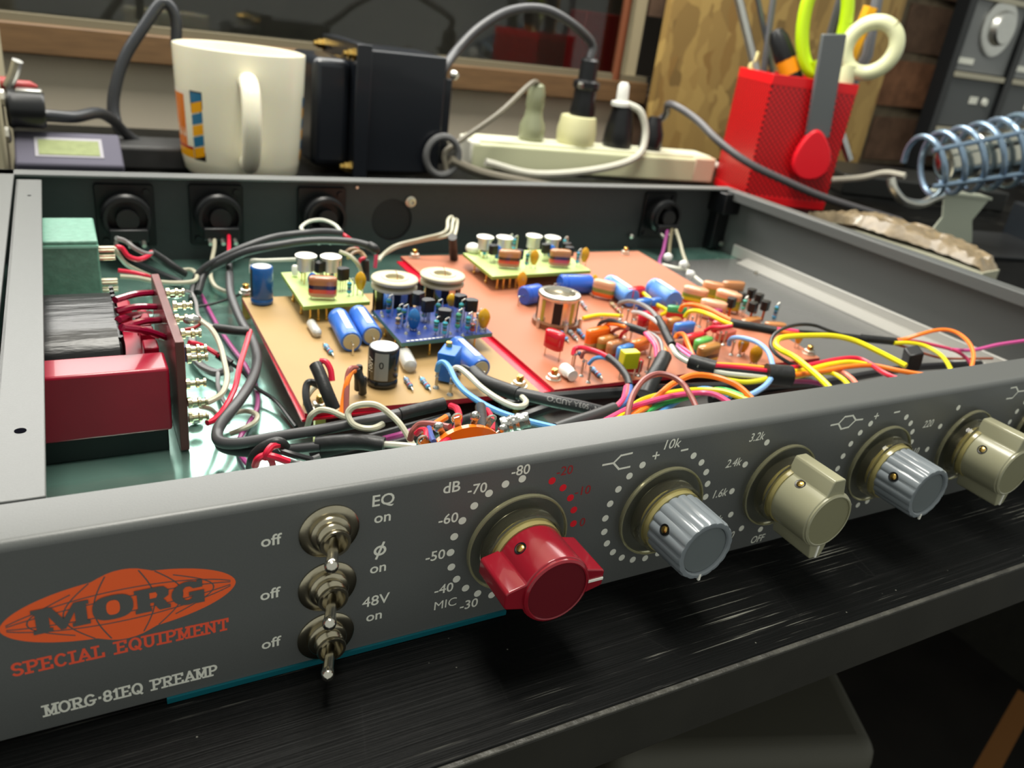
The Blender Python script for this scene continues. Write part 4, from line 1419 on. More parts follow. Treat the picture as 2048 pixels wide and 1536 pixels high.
resistor(cop, A(1163, 604, Z=Z1 + 1.1), A(1172, 616, Z=Z1 + 1.1), Z1, rgb=(150, 160, 170))
resistor(cop, A(1222, 606, Z=Z1 + 1.1), A(1238, 622, Z=Z1 + 1.1), Z1, rgb=(170, 150, 110))
# wire pins
PINPX = [(1146, 738), (1162, 752), (1176, 765), (1199, 662), (1213, 668), (1240, 640), (1252, 646), (1262, 650), (1268, 640), (1298, 716), (1312, 730), (1250, 676), (1258, 690), (1372, 650), (1380, 660), (1398, 654), (1410, 668), (1436, 690), (1446, 690), (1462, 710), (1478, 712), (1376, 642), (1390, 650), (1294, 745), (1276, 752), (1284, 690), (1330, 664), (1345, 690), (1430, 654), (1454, 664), (1360, 620), (1284, 604)]
for x, y in PINPX:
    b = A(x, y, Z=Z1)
    MB().lathe([(1.1, 0), (0.8, 0.5), (0.45, 0.8), (0.45, 5.6), (0.7, 6.0), (0.45, 6.6)], b, V(0.02, 0.02, 1), 8).build('wire_pin', SOLDER, cop)
# yellow link wires on the board
MB().tube(P((1166, 636, Z1 + 1.2), (1200, 630, Z1 + 1.2), (1245, 632, Z1 + 1.4)), 0.9, 8).build('link_wire', wirecol(YELLOW), cop)
MB().tube(P((1278, 582, Z1 + 6), (1286, 586, Z1 + 7), (1312, 608, Z1 + 6), (1330, 618, Z1 + 5), (1333, 624, Z1 + 4), (1322, 630, Z1 + 2)), 1.0, 8).build('link_wire', wirecol(YELLOW), cop)

# ---- long pale green plug-in board over the salmon board
g2 = thing('green_plug_in_board', 'long pale green plug-in board raised over the salmon circuit board', 'circuit board', (160, 205, D0))
lc_ = px_board(g2, (985, 553), (1182, 541), (926, 506), LIME, LIMEE)
pins(g2, [lc_(0.07 + 0.06 * k, 0.05) for k in range(4)] + [lc_(0.04, 0.3 + 0.4 * k) for k in range(2)], Z1, D0)
for x, y in ((971, 472), (1010, 473), (1069, 470), (1106, 473)):
    can(g2, x, y, D1 + 11, D1, 4.0, 6.6)
ST2 = [(176, 108, 100), (206, 74, 56), (60, 40, 30), (176, 120, 78), (184, 128, 84)]
film_cap(g2, 1017, 532, D1, 11.4, 4.4, 8.2, ST2, (1, -0.28), 1.2)
film_cap(g2, 1118, 530, D1, 11.4, 4.4, 8.2, ST2, (1, -0.28), 1.2)
for x, y in ((1069, 515), (1170, 510)):
    bead(g2, x, y, D1 + 5.6, 5.0, 8.4, (208, 152, 18), D1)
for x, y in ((995, 504), (1103, 503)):
    bead(g2, x, y, D1 + 5, 5.0, 7.5, (40, 112, 210), D1)
for x, y, rot in ((988, 490, 0.3), (1039, 500, 0.2), (1093, 488, 0.2), (1140, 494, 0.1), (1135, 486, 0.3)):
    to92(g2, x, y, D1, rot, 4.5, 4.8, 2.5)
for x, y, c in ((968, 516, (84, 174, 206)), (1026, 505, (84, 170, 214)), (1016, 502, (70, 150, 200)), (1066, 505, (84, 180, 196)), (1052, 536, (96, 160, 170)), (1126, 506, (84, 176, 206)), (1153, 532, (96, 174, 214)), (1088, 518, (120, 170, 200)), (1059, 505, (170, 190, 170))):
    up_res(g2, x, y, 6.0, D1, c, lift=1.6)
b = A(946, 497, Z=D1 + 2)
MB().ell(b, V(4, 0, 0), V(0, 4, 0), V(0, 0, 3.0), 16, 8).build('ceramic_capacitor', WHITEC, g2)

# ------------------------------------------------------------------ transformers at the near left of the chassis
HAMM = mat('green_hammer_paint', (102, 148, 130), 0.38, vary=0.12, scale=420, bump=0.25, bscale=500)
gt = thing('green_transformer', 'green hammer finished input transformer behind the red transformer', 'transformer', (-44, 215, 2))
MB().box(-57.5, -32, 204, 238, 4, 38).build('can', HAMM, gt, bevel=0.7)
MB().box(-57.6, -31.9, 203.6, 205.2, 35.2, 36.2).build('seam', mat('seam_green', (150, 206, 186), 0.35), gt)
MB().box(-57.5, -30, 202, 240, 2, 4).build('base_plate', HAMM, gt, bevel=0.4)
for zz, yy in ((34, 208), (21, 207)):
    for k in range(4):
        MB().obox(V(-29.4, yy + (k % 2) * 1.2, zz - 1.6 * k), V(3.2, 0, 0), V(0, 1.0, 0), V(0, 0, 0.45)).build('terminal', mat('bright_brass', (240, 234, 206), 0.3, 0.85), gt, bevel=0.15)

LAQ = mat('red_lacquer', (156, 16, 46), 0.3, coat=0.3, vary=0.12, scale=40)
LAQD = mat('dark_red_lacquer', (92, 34, 40), 0.3, coat=0.5, vary=0.1, scale=60)
LAQW = mat('lacquered_wire', (140, 8, 50), 0.2, coat=0.8)
TAPE = mat('black_tape', (20, 21, 22), 0.3, vary=0.3, scale=80, bump=0.6, bscale=70, stretch=(0.6, 3, 3))
rt = thing('red_transformer', 'red lacquered output transformer with black taped coil and terminal board', 'transformer', (-36, 128, 2))
MB().box(-57, -19.4, 98.2, 111, 9.6, 30.4).build('core', LAQ, rt, bevel=0.9, seg=3)
MB().box(-57, -24, 168, 180, 9.6, 22.4).build('core', LAQ, rt, bevel=0.9, seg=3)
MB().box(-57, -20, 111, 168, 9.6, 16).build('core', LAQ, rt, bevel=0.6)
MB().box(-22.5, -19.6, 111, 168, 9.6, 24).build('core', LAQ, rt, bevel=0.6)
MB().box(-57, -20.5, 99.5, 179, 2, 9.6).build('bracket', BLACKM, rt, bevel=0.4)
# coil: rounded block under tape
prof = []
for k in range(28):
    a = 2 * math.pi * k / 28
    ca, sa = math.cos(a), math.sin(a)
    q = (abs(ca) ** 3.2 + abs(sa) ** 3.2) ** (-1 / 3.2)
    prof.append((139.5 + 26.5 * ca * q, 22 + 12.6 * sa * q))
MB().prism(prof, V(-57, 0, 0), V(0, 1, 0), V(0, 0, 1), V(26.6, 0, 0)).build('coil', TAPE, rt, bevel=0.8, sharp=60)
rnd = random.Random(2)
for k in range(9):
    y = 119 + k * 5.2
    z = 34.6 - abs(k - 6) * 0.35
    MB().tube([V(-30.6, y, z + 0.4), V(-30.1, y + 0.6, z - 3), V(-30.3, y + rnd.uniform(-1, 1), z - 8)], 0.75, 6, 3).build('lead_end', BLACKP, rt)
# terminal board
tb = MB().prism([(97.0, 2.6), (160.5, 2.6), (160.5, 38.6), (97.0, 39.0)], V(-17.6, 0, 0), V(0, 1, 0), V(0, 0, 1), V(2.6, 0, 0)).build('terminal_board', mat('brown_fibre_board', (104, 54, 52), 0.42, coat=0.3, vary=0.15, scale=90), rt, bevel=0.25)
for (x0, y0), (x1, y1) in (((230, 600), (306, 586)), ((232, 622), (312, 614)), ((244, 655), (320, 641)), ((244, 655), (330, 675)), ((236, 640), (300, 628))):
    p0 = A(x0, y0, X=-30.5)
    p1 = A(x1, y1, X=-18.0)
    MB().tube([p0, (p0 + p1) / 2 + V(0, 0, 0.7), p1], 1.15, 8, 5).build('lead_wire', LAQW, rt)
for y in (116, 128, 140, 152):
    MB().box(-24, -19.5, y - 3.6, y + 3.6, 20, 26).build('coil_cheek', LAQ, rt, bevel=0.5)
TURR = mat('turret', (216, 206, 172), 0.25, 1.0)
for x, y in ((332, 586), (346, 612), (350, 638), (362, 668), (372, 768), (376, 806), (378, 836), (372, 700), (374, 716)):
    p = A(x, y, X=-15.0)
    MB().lathe([(1.7, 0), (1.7, 1.0), (0.9, 1.3), (0.9, 2.6), (1.5, 2.9), (1.5, 3.6), (0.9, 3.9), (0.9, 4.8), (1.4, 5.0), (1.4, 5.6)], p, V(1, 0, 0), 12).build('turret', TURR, rt)
for x, y in ((352, 588), (384, 640), (388, 806), (390, 838)):
    p = A(x, y, X=-11)
    MB().ell(p, V(2.6, 0, 0), V(0, 1.7, 0), V(0, 0, 1.7), 12, 8).build('solder_joint', SOLDER, rt)
p = A(372, 704, X=-13)
MB().lathe([(1.0, 0), (1.1, 1), (1.1, 4), (1.0, 5)], V(p.x, p.y, p.z - 3), V(0, 0, 1), 12).build('resistor', plastic((40, 84, 140)), rt)

# ------------------------------------------------------------------ wiring
def harness(name, label, cat, loc, parts, group=None):
    """parts: (kind, colour or material, radius, points[, taper])"""
    pts0 = [P(*p[3]) for p in parts]
    root = thing(name, label, cat, pts0[0][0], group)
    for p, pts in zip(parts, pts0):
        m = p[1] if not isinstance(p[1], tuple) else wirecol(p[1])
        MB().tube(pts, p[2], 12 if p[2] > 1.2 else 8, r1=p[4] if len(p) > 4 else None).build(p[0], m, root)
    return root


G_AU = 'grey audio cables looping along the left of the chassis'
# thick cables from the rear sockets
harness('audio_cable', 'upper grey cable arching from the third rear socket to the transformers', 'cable', None, [
    ('jacket', PVC, 1.75, [(684, 467, 30), (650, 464, 31), (618, 466, 31), (580, 470, 30), (541, 477, 29), (491, 494, 26), (440, 518, 21), (400, 545, 14), (388, 575, 8), (384, 600, 5)]),
    ('conductor', WHITEW, 0.9, [(684, 467, 30), (670, 450, 30), (645, 440, 29), (618, 443, 28), (602, 456, 27), (612, 466, 25)]),
    ('conductor', RED, 0.95, [(682, 466, 30), (694, 474, 29), (706, 484, 26), (716, 500, 22)])])
harness('audio_cable', 'lower grey cable arching over the small green board', 'cable', None, [
    ('jacket', PVC, 1.75, [(745, 494, 32), (720, 487, 33), (694, 483, 33.5), (643, 481, 33), (600, 484, 32), (567, 489, 31), (503, 501, 28), (455, 520, 22), (412, 545, 14), (396, 585, 8)]),
    ('sleeve', SHRINK, 2.1, [(738, 491, 32.4), (748, 497, 31.6), (752, 503, 30)]),
    ('conductor', PINK, 0.95, [(749, 500, 31), (752, 512, 28), (750, 534, 22)])])
harness('audio_cable', 'thick grey printed cable sweeping round under the boards to the front panel', 'cable', None, [
    ('jacket', mat('slate_cable', (70, 70, 72), 0.38), 1.75, [(459, 548, 17), (462, 590, 15), (483, 643, 13), (503, 676, 12), (514, 712, 12), (509, 748, 13), (490, 785, 14), (464, 820, 14), (442, 848, 13), (434, 868, 12), (442, 884, 12), (482, 886, 13), (558, 873, 15), (634, 861, 17), (710, 846, 19), (812, 825, 21), (884, 808, 22)]),
    ('sleeve', SHRINK, 2.0, [(800, 828, 21), (840, 818, 21.6), (888, 807, 22.2)]),
    ('conductor', RED, 0.95, [(457, 458, 19), (458, 480, 18.5), (458, 505, 18), (458, 532, 17.5)]),
    ('sleeve', SHRINK, 1.5, [(458, 526, 17.8), (459, 540, 17.2), (460, 556, 16.4)])])
harness('audio_cable', 'dark cable running along the front panel below the printed cable', 'cable', None, [
    ('jacket', PVC, 1.6, [(436, 880, 8), (448, 896, 8), (500, 904, 10), (560, 900, 12), (640, 893, 14)]),
    ('sleeve', SHRINK, 2.4, [(634, 888, 14), (690, 884, 16), (730, 884, 17), (768, 890, 17)]),
    ('conductor', WHITEW, 0.95, [(766, 888, 17), (800, 890, 18), (832, 893, 18)])])
harness('audio_cable', 'black twin cable ending in a grey sleeve by the first knob', 'cable', None, [
    ('jacket', PVC, 1.8, [(620, 912, 8), (720, 884, 12), (830, 854, 16), (900, 836, 18)]),
    ('jacket', PVC, 1.7, [(640, 916, 5), (740, 900, 8), (830, 876, 10), (900, 850, 13), (960, 830, 14)])])

# short sleeved leads at the red transformer
harness('sleeved_lead', 'red lead hanging from a flat black sleeve beside the terminal board', 'lead', None, [
    ('sleeve', SHRINK, 1.8, [(428, 656, 20), (450, 659, 20), (475, 662, 20), (499, 663, 20)]),
    ('wire', RED, 0.95, [(500, 662, 20), (492, 690, 19), (480, 730, 17), (470, 775, 14), (450, 815, 13), (430, 838, 12), (414, 846, 12)]),
    ('wire', GREYW, 0.7, [(430, 655, 20), (410, 645, 20), (396, 630, 20), (392, 605, 20), (384, 588, 20), (372, 582, 22)])])
harness('sleeved_lead', 'red and black lead curling from the terminal board to a short sleeve', 'lead', None, [
    ('wire', RED, 0.9, [(378, 685, 20), (400, 690, 18), (425, 703, 16), (440, 713, 15)]),
    ('sleeve', SHRINK, 1.5, [(436, 710, 15), (450, 719, 14), (462, 727, 13)]),
    ('wire', BLACKW, 0.7, [(460, 726, 13), (486, 745, 9), (512, 775, 6), (552, 803, 5), (592, 854, 4)])])
tube_thing('hookup_wire', 'greenish grey wire looping from the upper to the lower turrets', 'wire', BEIGE, 0.95, [(402, 642, 22), (424, 660, 22), (440, 690, 20), (449, 725, 18), (454, 755, 17), (446, 784, 16), (425, 800, 16), (400, 809, 17)])
tube_thing('hookup_wire', 'grey wire running from the lowest turret along the floor', 'wire', BEIGE, 0.85, [(402, 813, 15), (420, 818, 12), (434, 830, 8), (450, 830, 6), (490, 822, 6), (514, 830, 6), (508, 846, 6), (480, 860, 5), (460, 868, 4)])
tube_thing('hookup_wire', 'short dark red wire joining two upper turrets', 'wire', (150, 30, 34), 0.75, [(398, 636, 22), (399, 648, 21), (388, 656, 20), (370, 660, 20)])
tube_thing('hookup_wire', 'long purple wire lying on the floor beside the red transformer', 'wire', PURPLE, 0.85, [(400, 584, 4), (432, 645, 4), (461, 690, 4), (489, 728, 4), (512, 775, 4), (514, 815, 4), (496, 850, 4), (478, 880, 4), (482, 910, 4), (502, 936, 4)])
tube_thing('hookup_wire', 'thin black wire crossing the floor behind the terminal board', 'wire', BLACKW, 0.6, [(392, 614, 5), (425, 608, 5), (457, 598, 6), (482, 588, 8)])
tube_thing('audio_cable', 'short grey cable bend lying on the floor beside the turrets', 'cable', (108, 110, 110), 1.6, [(384, 672, 8), (386, 705, 6), (400, 730, 5), (428, 745, 5), (446, 744, 6), (462, 736, 8)])
tube_thing('hookup_wire', 'thin grey wire dropping from the cable bend to the floor', 'wire', GREYW, 0.8, [(436, 746, 6), (436, 770, 5), (444, 795, 5), (456, 815, 5)])

# green transformer leads
harness('sleeved_lead', 'black sleeve joining red and grey leads behind the green transformer', 'lead', None, [
    ('sleeve', SHRINK, 2.1, [(302, 505, 22), (325, 520, 18), (348, 536, 14), (368, 549, 10)]),
    ('wire', GREYW, 0.95, [(232, 476, 32), (250, 482, 30), (272, 498, 27), (292, 507, 24), (304, 506, 22)]),
    ('wire', RED, 1.05, [(232, 494, 30), (244, 497, 29), (256, 512, 26), (275, 519, 24), (292, 514, 23), (303, 505, 22)]),
    ('wire', BEIGE, 0.95, [(366, 540, 11), (384, 540, 12), (394, 552, 13), (386, 563, 14), (350, 566, 15), (310, 563, 17), (275, 556, 19), (240, 553, 20)])])
tube_thing('hookup_wire', 'beige wire dropping from the upper terminals of the green transformer', 'wire', BEIGE, 0.95, [(228, 496, 30), (236, 508, 27), (252, 528, 20), (275, 541, 14), (300, 552, 8)])
tube_thing('hookup_wire', 'red wire from the lower terminals of the green transformer', 'wire', RED, 0.95, [(236, 541, 21), (265, 545, 20), (290, 551, 18), (306, 557, 14)])
tube_thing('audio_cable', 'dark cable lying on the floor behind the green transformer', 'cable', (46, 48, 50), 1.7, [(248, 516, 6), (285, 532, 5), (325, 550, 5), (365, 566, 5)])
tube_thing('hookup_wire', 'red stub wire on the first rear socket', 'wire', RED, 1.0, [(264, 457, 20), (258, 470, 18), (250, 486, 14)])
tube_thing('hookup_wire', 'dark grey wire dropping from the first rear socket', 'wire', (86, 86, 92), 1.5, [(270, 458, 20), (278, 472, 18), (286, 487, 14), (294, 500, 8)])
tube_thing('hookup_wire', 'beige wire hanging from the second rear socket', 'wire', BEIGE, 1.0, [(416, 459, 19), (427, 470, 18), (429, 492, 15), (424, 520, 11), (421, 550, 8), (430, 572, 6), (452, 584, 5)])

# leads over the back of the tan board
tube_thing('hookup_wire', 'white wire bent over the back edge of the tan board', 'wire', WHITEW, 0.95, [(503, 546, 16), (503, 528, 19), (506, 521, 21), (530, 521, 22), (592, 519, 23)])
tube_thing('hookup_wire', 'beige wire curving down behind the small green board', 'wire', BEIGE, 0.9, [(680, 503, 30), (700, 512, 29), (716, 528, 26), (724, 548, 20)])
harness('sleeved_lead', 'coil of beige leads tied above a black sleeve near the rear wall', 'lead', None, [
    ('sleeve', SHRINK, 2.3, [(905, 474, 28), (906, 495, 21), (908, 518, 14)]),
    ('wire', BEIGE, 0.95, [(757, 522, 16), (770, 506, 18), (795, 490, 21), (846, 477, 25), (890, 464, 29), (896, 440, 32), (904, 434, 32), (906, 448, 30), (902, 470, 28)]),
    ('wire', BEIGE, 0.95, [(757, 516, 16), (795, 494, 20), (850, 480, 24), (898, 470, 28), (906, 444, 32), (914, 440, 31.5), (913, 456, 30), (909, 472, 28)])])
harness('sleeved_lead', 'small coil of tan leads with a black sleeve behind the first pot coil', 'lead', None, [
    ('sleeve', SHRINK, 1.9, [(730, 520, 24), (731, 545, 18), (732, 565, 14)]),
    ('wire', (150, 120, 90), 0.8, [(690, 506, 28), (702, 498, 29), (716, 500, 28), (726, 514, 25)]),
    ('wire', (166, 140, 108), 0.8, [(696, 516, 27), (708, 505, 28), (722, 504, 27), (732, 516, 25)]),
    ('wire', RED, 0.8, [(716, 534, 22), (720, 520, 25), (728, 516, 25)])])

# leads at the front edge of the tan board
harness('sleeved_lead', 'upright black sleeve with a red wire at the front corner of the tan board', 'lead', None, [
    ('sleeve', SHRINK, 2.1, [(631, 730, 28), (640, 750, 26), (654, 785, 22), (668, 818, 17)]),
    ('wire', RED, 1.0, [(640, 722, 28), (652, 724, 28), (661, 740, 26), (664, 762, 23)]),
    ('wire', PVC, 1.2, [(640, 772, 20), (622, 764, 22), (613, 772, 21), (613, 800, 18), (626, 835, 13)]),
    ('wire', BEIGE, 0.9, [(646, 768, 19), (628, 776, 18), (612, 800, 15), (612, 830, 10)])])
harness('sleeved_lead', 'orange and brown wires bent into two black sleeves before the black capacitor', 'lead', None, [
    ('sleeve', SHRINK, 1.3, [(713, 738, 24), (716, 755, 21), (716, 778, 16)]),
    ('sleeve', SHRINK, 1.3, [(716, 742, 23), (723, 762, 20), (726, 786, 15)]),
    ('wire', BROWN, 0.95, [(692, 832, 14), (693, 790, 19), (695, 755, 23), (701, 738, 25), (713, 736, 24)]),
    ('wire', ORANGE, 0.95, [(683, 830, 14), (688, 795, 18), (694, 765, 22), (703, 744, 24), (714, 742, 23)])])
tube_thing('hookup_wire', 'cream wire making two loops over the printed cable', 'wire', (190, 188, 166), 0.95, [(614, 856, 14), (622, 832, 19), (640, 820, 21), (662, 822, 22), (684, 832, 21), (700, 838, 20)])
tube_thing('hookup_wire', 'cream wire curling in a full loop over the black sleeves', 'wire', (196, 194, 172), 0.95, [(766, 848, 20), (748, 856, 20), (725, 856, 20), (705, 847, 21), (696, 828, 23), (706, 814, 25), (730, 808, 26), (755, 811, 26), (780, 828, 24), (803, 852, 22), (826, 890, 18)])
tube_thing('hookup_wire', 'purple wire emerging beside the orange selector switch', 'wire', PURPLE, 1.1, [(740, 888, 12), (770, 878, 14), (800, 870, 16), (830, 860, 17)])
harness('sleeved_lead', 'knot of red and black leads at the back of the toggle switches', 'lead', None, [
    ('wire', RED, 1.05, [(510, 932, 14), (516, 918, 17), (530, 911, 18), (550, 914, 18), (578, 924, 16)]),
    ('wire', RED, 1.05, [(530, 918, 17), (534, 905, 19), (544, 893, 20), (558, 889, 20)]),
    ('wire', RED, 0.95, [(538, 914, 17), (544, 924, 15), (546, 936, 12)]),
    ('sleeve', SHRINK, 1.7, [(503, 934, 10), (508, 916, 15), (522, 899, 18), (545, 887, 20), (560, 886, 20), (570, 896, 18)]),
    ('wire', BLACKW, 1.0, [(562, 902, 18), (590, 911, 17), (624, 920, 15)]),
    ('wire', (120, 120, 120), 0.8, [(574, 920, 14), (600, 926, 12), (640, 912, 14)])])

# ------------------------------------------------------------------ rotary selector switches behind the front panel
WAF = mat('orange_wafer', (238, 122, 26), 0.28, coat=0.5)
def selector(cx, label, wafers=(16, 28), detail=True):
    root = thing('selector_switch', label, 'switch', (cx, 14, KZ - 14))
    MB().lathe([(3, 1.4), (3, 40)], V(cx, 0, KZ), V(0, 1, 0), 10).build('shaft', TIN, root)
    for y in wafers:
        w = MB().lathe([(13.6, y), (13.6, y + 1.6), (13.0, y + 2.0), (4, y + 2.0), (4, y)], V(cx, 0, KZ), V(0, 1, 0), 40).build('wafer', WAF, root)
        for k in range(18):
            a = 2 * math.pi * k / 18
            d = V(math.cos(a), 0, math.sin(a))
            MB().obox(V(cx, y + 2.4, KZ) + d * 13.4, d * 2.6, V(0, 0.25, 0), d.cross(V(0, 1, 0)) * 0.9).build('contact', SOLDER, w)
            if k % 2 == 1:
                MB().torus(V(cx, y + 2.8, KZ) + d * 15.6, V(0, 1, 0.2), 1.3, 0.35, 12, 6).build('tag_loop', TIN, w)
            if k % 2 == 0:
                MB().ell(V(cx, y + 2.6, KZ) + d * 15.4, V(1.5, 0, 0), V(0, 1.3, 0), V(0, 0, 1.5), 10, 6).build('solder_joint', SOLDER, w)
    for s in (-1, 1):
        MB().lathe([(2.0, 13), (2.0, 33)], V(cx + s * 12, 0, KZ - 2), V(0, 1, 0), 10).build('spacer', TIN, root)
    return root


selector(DIALX[0] + 1, 'orange rotary selector switch behind the red knob', (17.0, 31.0))
selector(DIALX[5] + 3, 'orange rotary selector switch at the far end behind the front panel', (17.0,))
harness('sleeved_lead', 'red and brown wires soldered over the orange selector switch', 'lead', None, [
    ('wire', RED, 1.05, [(902, 812, 26), (914, 818, 28), (918, 835, 30), (912, 858, 32), (898, 876, 34), (884, 890, 34)]),
    ('wire', BROWN, 0.95, [(820, 880, 24), (826, 862, 27), (840, 849, 29), (864, 848, 31), (900, 854, 33)]),
    ('wire', ORANGE, 0.95, [(848, 870, 26), (868, 850, 27), (893, 834, 28)]),
    ('wire', RED, 0.8, [(832, 868, 28), (842, 860, 30), (852, 862, 32), (852, 880, 33)]),
    ('wire', (70, 90, 160), 0.8, [(858, 856, 31), (862, 870, 33), (868, 884, 34)]),
    ('sleeve', SHRINK, 1.7, [(961, 814, 26), (963, 835, 30), (967, 866, 34)]),
    ('wire', RED, 0.9, [(974, 820, 26), (984, 838, 29), (984, 862, 33)])])
single(MB().lathe([(2.4, 0), (2.6, 1), (2.2, 2), (2.6, 3), (2.2, 4), (2.6, 5), (2.2, 6), (2.4, 8)], A(1003, 852, Z=32), V(0.8, -0.3, 0.3), 14), 'spring_stack', SOLDER, 'short ribbed metal contact spring beside the orange selector switch', 'spring')

# ------------------------------------------------------------------ leads between the boards and the front panel
tube_thing('hookup_wire', 'light blue wire sloping from the blue trimmer to the front panel', 'wire', BLUE, 1.0, [(874, 742, 20), (878, 728, 23), (888, 725, 24), (899, 736, 24), (912, 762, 23), (932, 785, 23), (970, 810, 24), (1009, 828, 26), (1059, 843, 29), (1112, 856, 31)])
harness('audio_cable', 'black sleeve printed with cable lettering crossing the front of the boards', 'cable', None, [
    ('sleeve', SHRINK, 2.6, [(946, 744, 20), (966, 762, 20), (1000, 776, 20.5), (1036, 788, 21)]),
    ('jacket', PVC, 2.15, [(1024, 785, 21), (1070, 794, 21), (1110, 803, 21), (1155, 812, 20), (1205, 824, 18)]),
    ('wire', (206, 204, 186), 1.0, [(902, 748, 20), (908, 738, 22), (918, 736, 23), (937, 750, 23), (963, 775, 23), (996, 798, 23), (1026, 812, 23), (1046, 812, 23), (1052, 803, 22), (1044, 794, 21)]),
    ('wire', BLACKW, 0.9, [(914, 742, 20), (922, 734, 21), (936, 738, 21), (950, 748, 20)])])
tube_thing('audio_cable', 'black cable lying along the front edge of the salmon board', 'cable', (38, 39, 41), 2.0, [(1000, 812, 12), (1072, 798, 14), (1150, 791, 15), (1230, 785, 15), (1300, 780, 15), (1400, 775, 15), (1500, 772, 14), (1620, 765, 12)])
tube_thing('audio_cable', 'black cable slanting on the floor below the printed sleeve', 'cable', (34, 35, 37), 2.0, [(1000, 850, 8), (1050, 832, 10), (1100, 815, 12), (1170, 800, 12)])
tube_thing('audio_cable', 'black cable running low behind the knobs towards the far end', 'cable', (40, 40, 43), 1.9, [(1420, 800, 8), (1520, 790, 9), (1620, 772, 10), (1720, 752, 10), (1830, 735, 8), (1960, 728, 6)])
harness('wire_harness', 'grey sleeve splitting into rose and blue wires near the white capacitor', 'wires', None, [
    ('sleeve', GREYSH, 1.9, [(1110, 858, 26), (1143, 846, 26), (1185, 832, 25), (1228, 816, 24)]),
    ('wire', ROSE, 0.95, [(1226, 817, 24), (1240, 806, 25), (1252, 790, 26), (1256, 770, 26)]),
    ('wire', PINK, 0.85, [(1222, 820, 24), (1236, 811, 25), (1247, 796, 26), (1252, 774, 26)]),
    ('wire', (80, 110, 180), 0.9, [(1234, 817, 24), (1250, 805, 25), (1259, 788, 26), (1261, 770, 26)]),
    ('sleeve', SHRINK, 1.35, [(1259, 772, 26), (1254, 755, 26), (1242, 737, 26), (1228, 723, 26), (1216, 714, 26)]),
    ('wire', RED, 0.95, [(1218, 715, 26), (1200, 706, 25), (1180, 699, 24), (1162, 695, 22), (1150, 698, 21), (1146, 710, 19)]),
    ('wire', BLUE, 0.8, [(1218, 718, 25), (1202, 715, 24), (1188, 718, 22), (1178, 728, 19)]),
    ('wire', BROWN, 0.75, [(1216, 716, 25), (1190, 706, 23), (1170, 704, 22), (1162, 716, 19)])])
harness('wire_harness', 'rose and orange wires running through sleeves beside the yellow block capacitor', 'wires', None, [
    ('sleeve', SHRINK, 1.6, [(1252, 652, 28), (1266, 656, 28), (1280, 661, 28), (1292, 665, 28)]),
    ('wire', BLACKW, 0.85, [(1197, 652, 20), (1203, 645, 23), (1220, 641, 26), (1240, 646, 28), (1256, 653, 28)]),
    ('wire', ORANGE, 0.85, [(1208, 654, 21), (1218, 648, 24), (1236, 649, 27), (1254, 655, 28)]),
    ('wire', BROWN, 0.8, [(1222, 668, 20), (1230, 660, 23), (1244, 656, 26), (1256, 657, 28)]),
    ('wire', RED, 0.8, [(1240, 678, 20), (1244, 668, 23), (1254, 660, 27)]),
    ('wire', ROSE, 0.95, [(1290, 664, 28), (1303, 674, 28), (1313, 688, 28), (1317, 704, 27), (1316, 718, 26)]),
    ('wire', PINK, 0.85, [(1290, 666, 28), (1300, 678, 28), (1310, 692, 28), (1313, 716, 26)]),
    ('wire', GREYW, 0.8, [(1292, 663, 28), (1310, 672, 28), (1322, 686, 28), (1326, 716, 26)]),
    ('wire', ORANGE, 0.95, [(1328, 696, 27), (1333, 706, 27), (1336, 720, 26)]),
    ('sleeve', SHRINK, 3.0, [(1328, 714, 26), (1316, 738, 25), (1302, 764, 23), (1290, 790, 20)])])
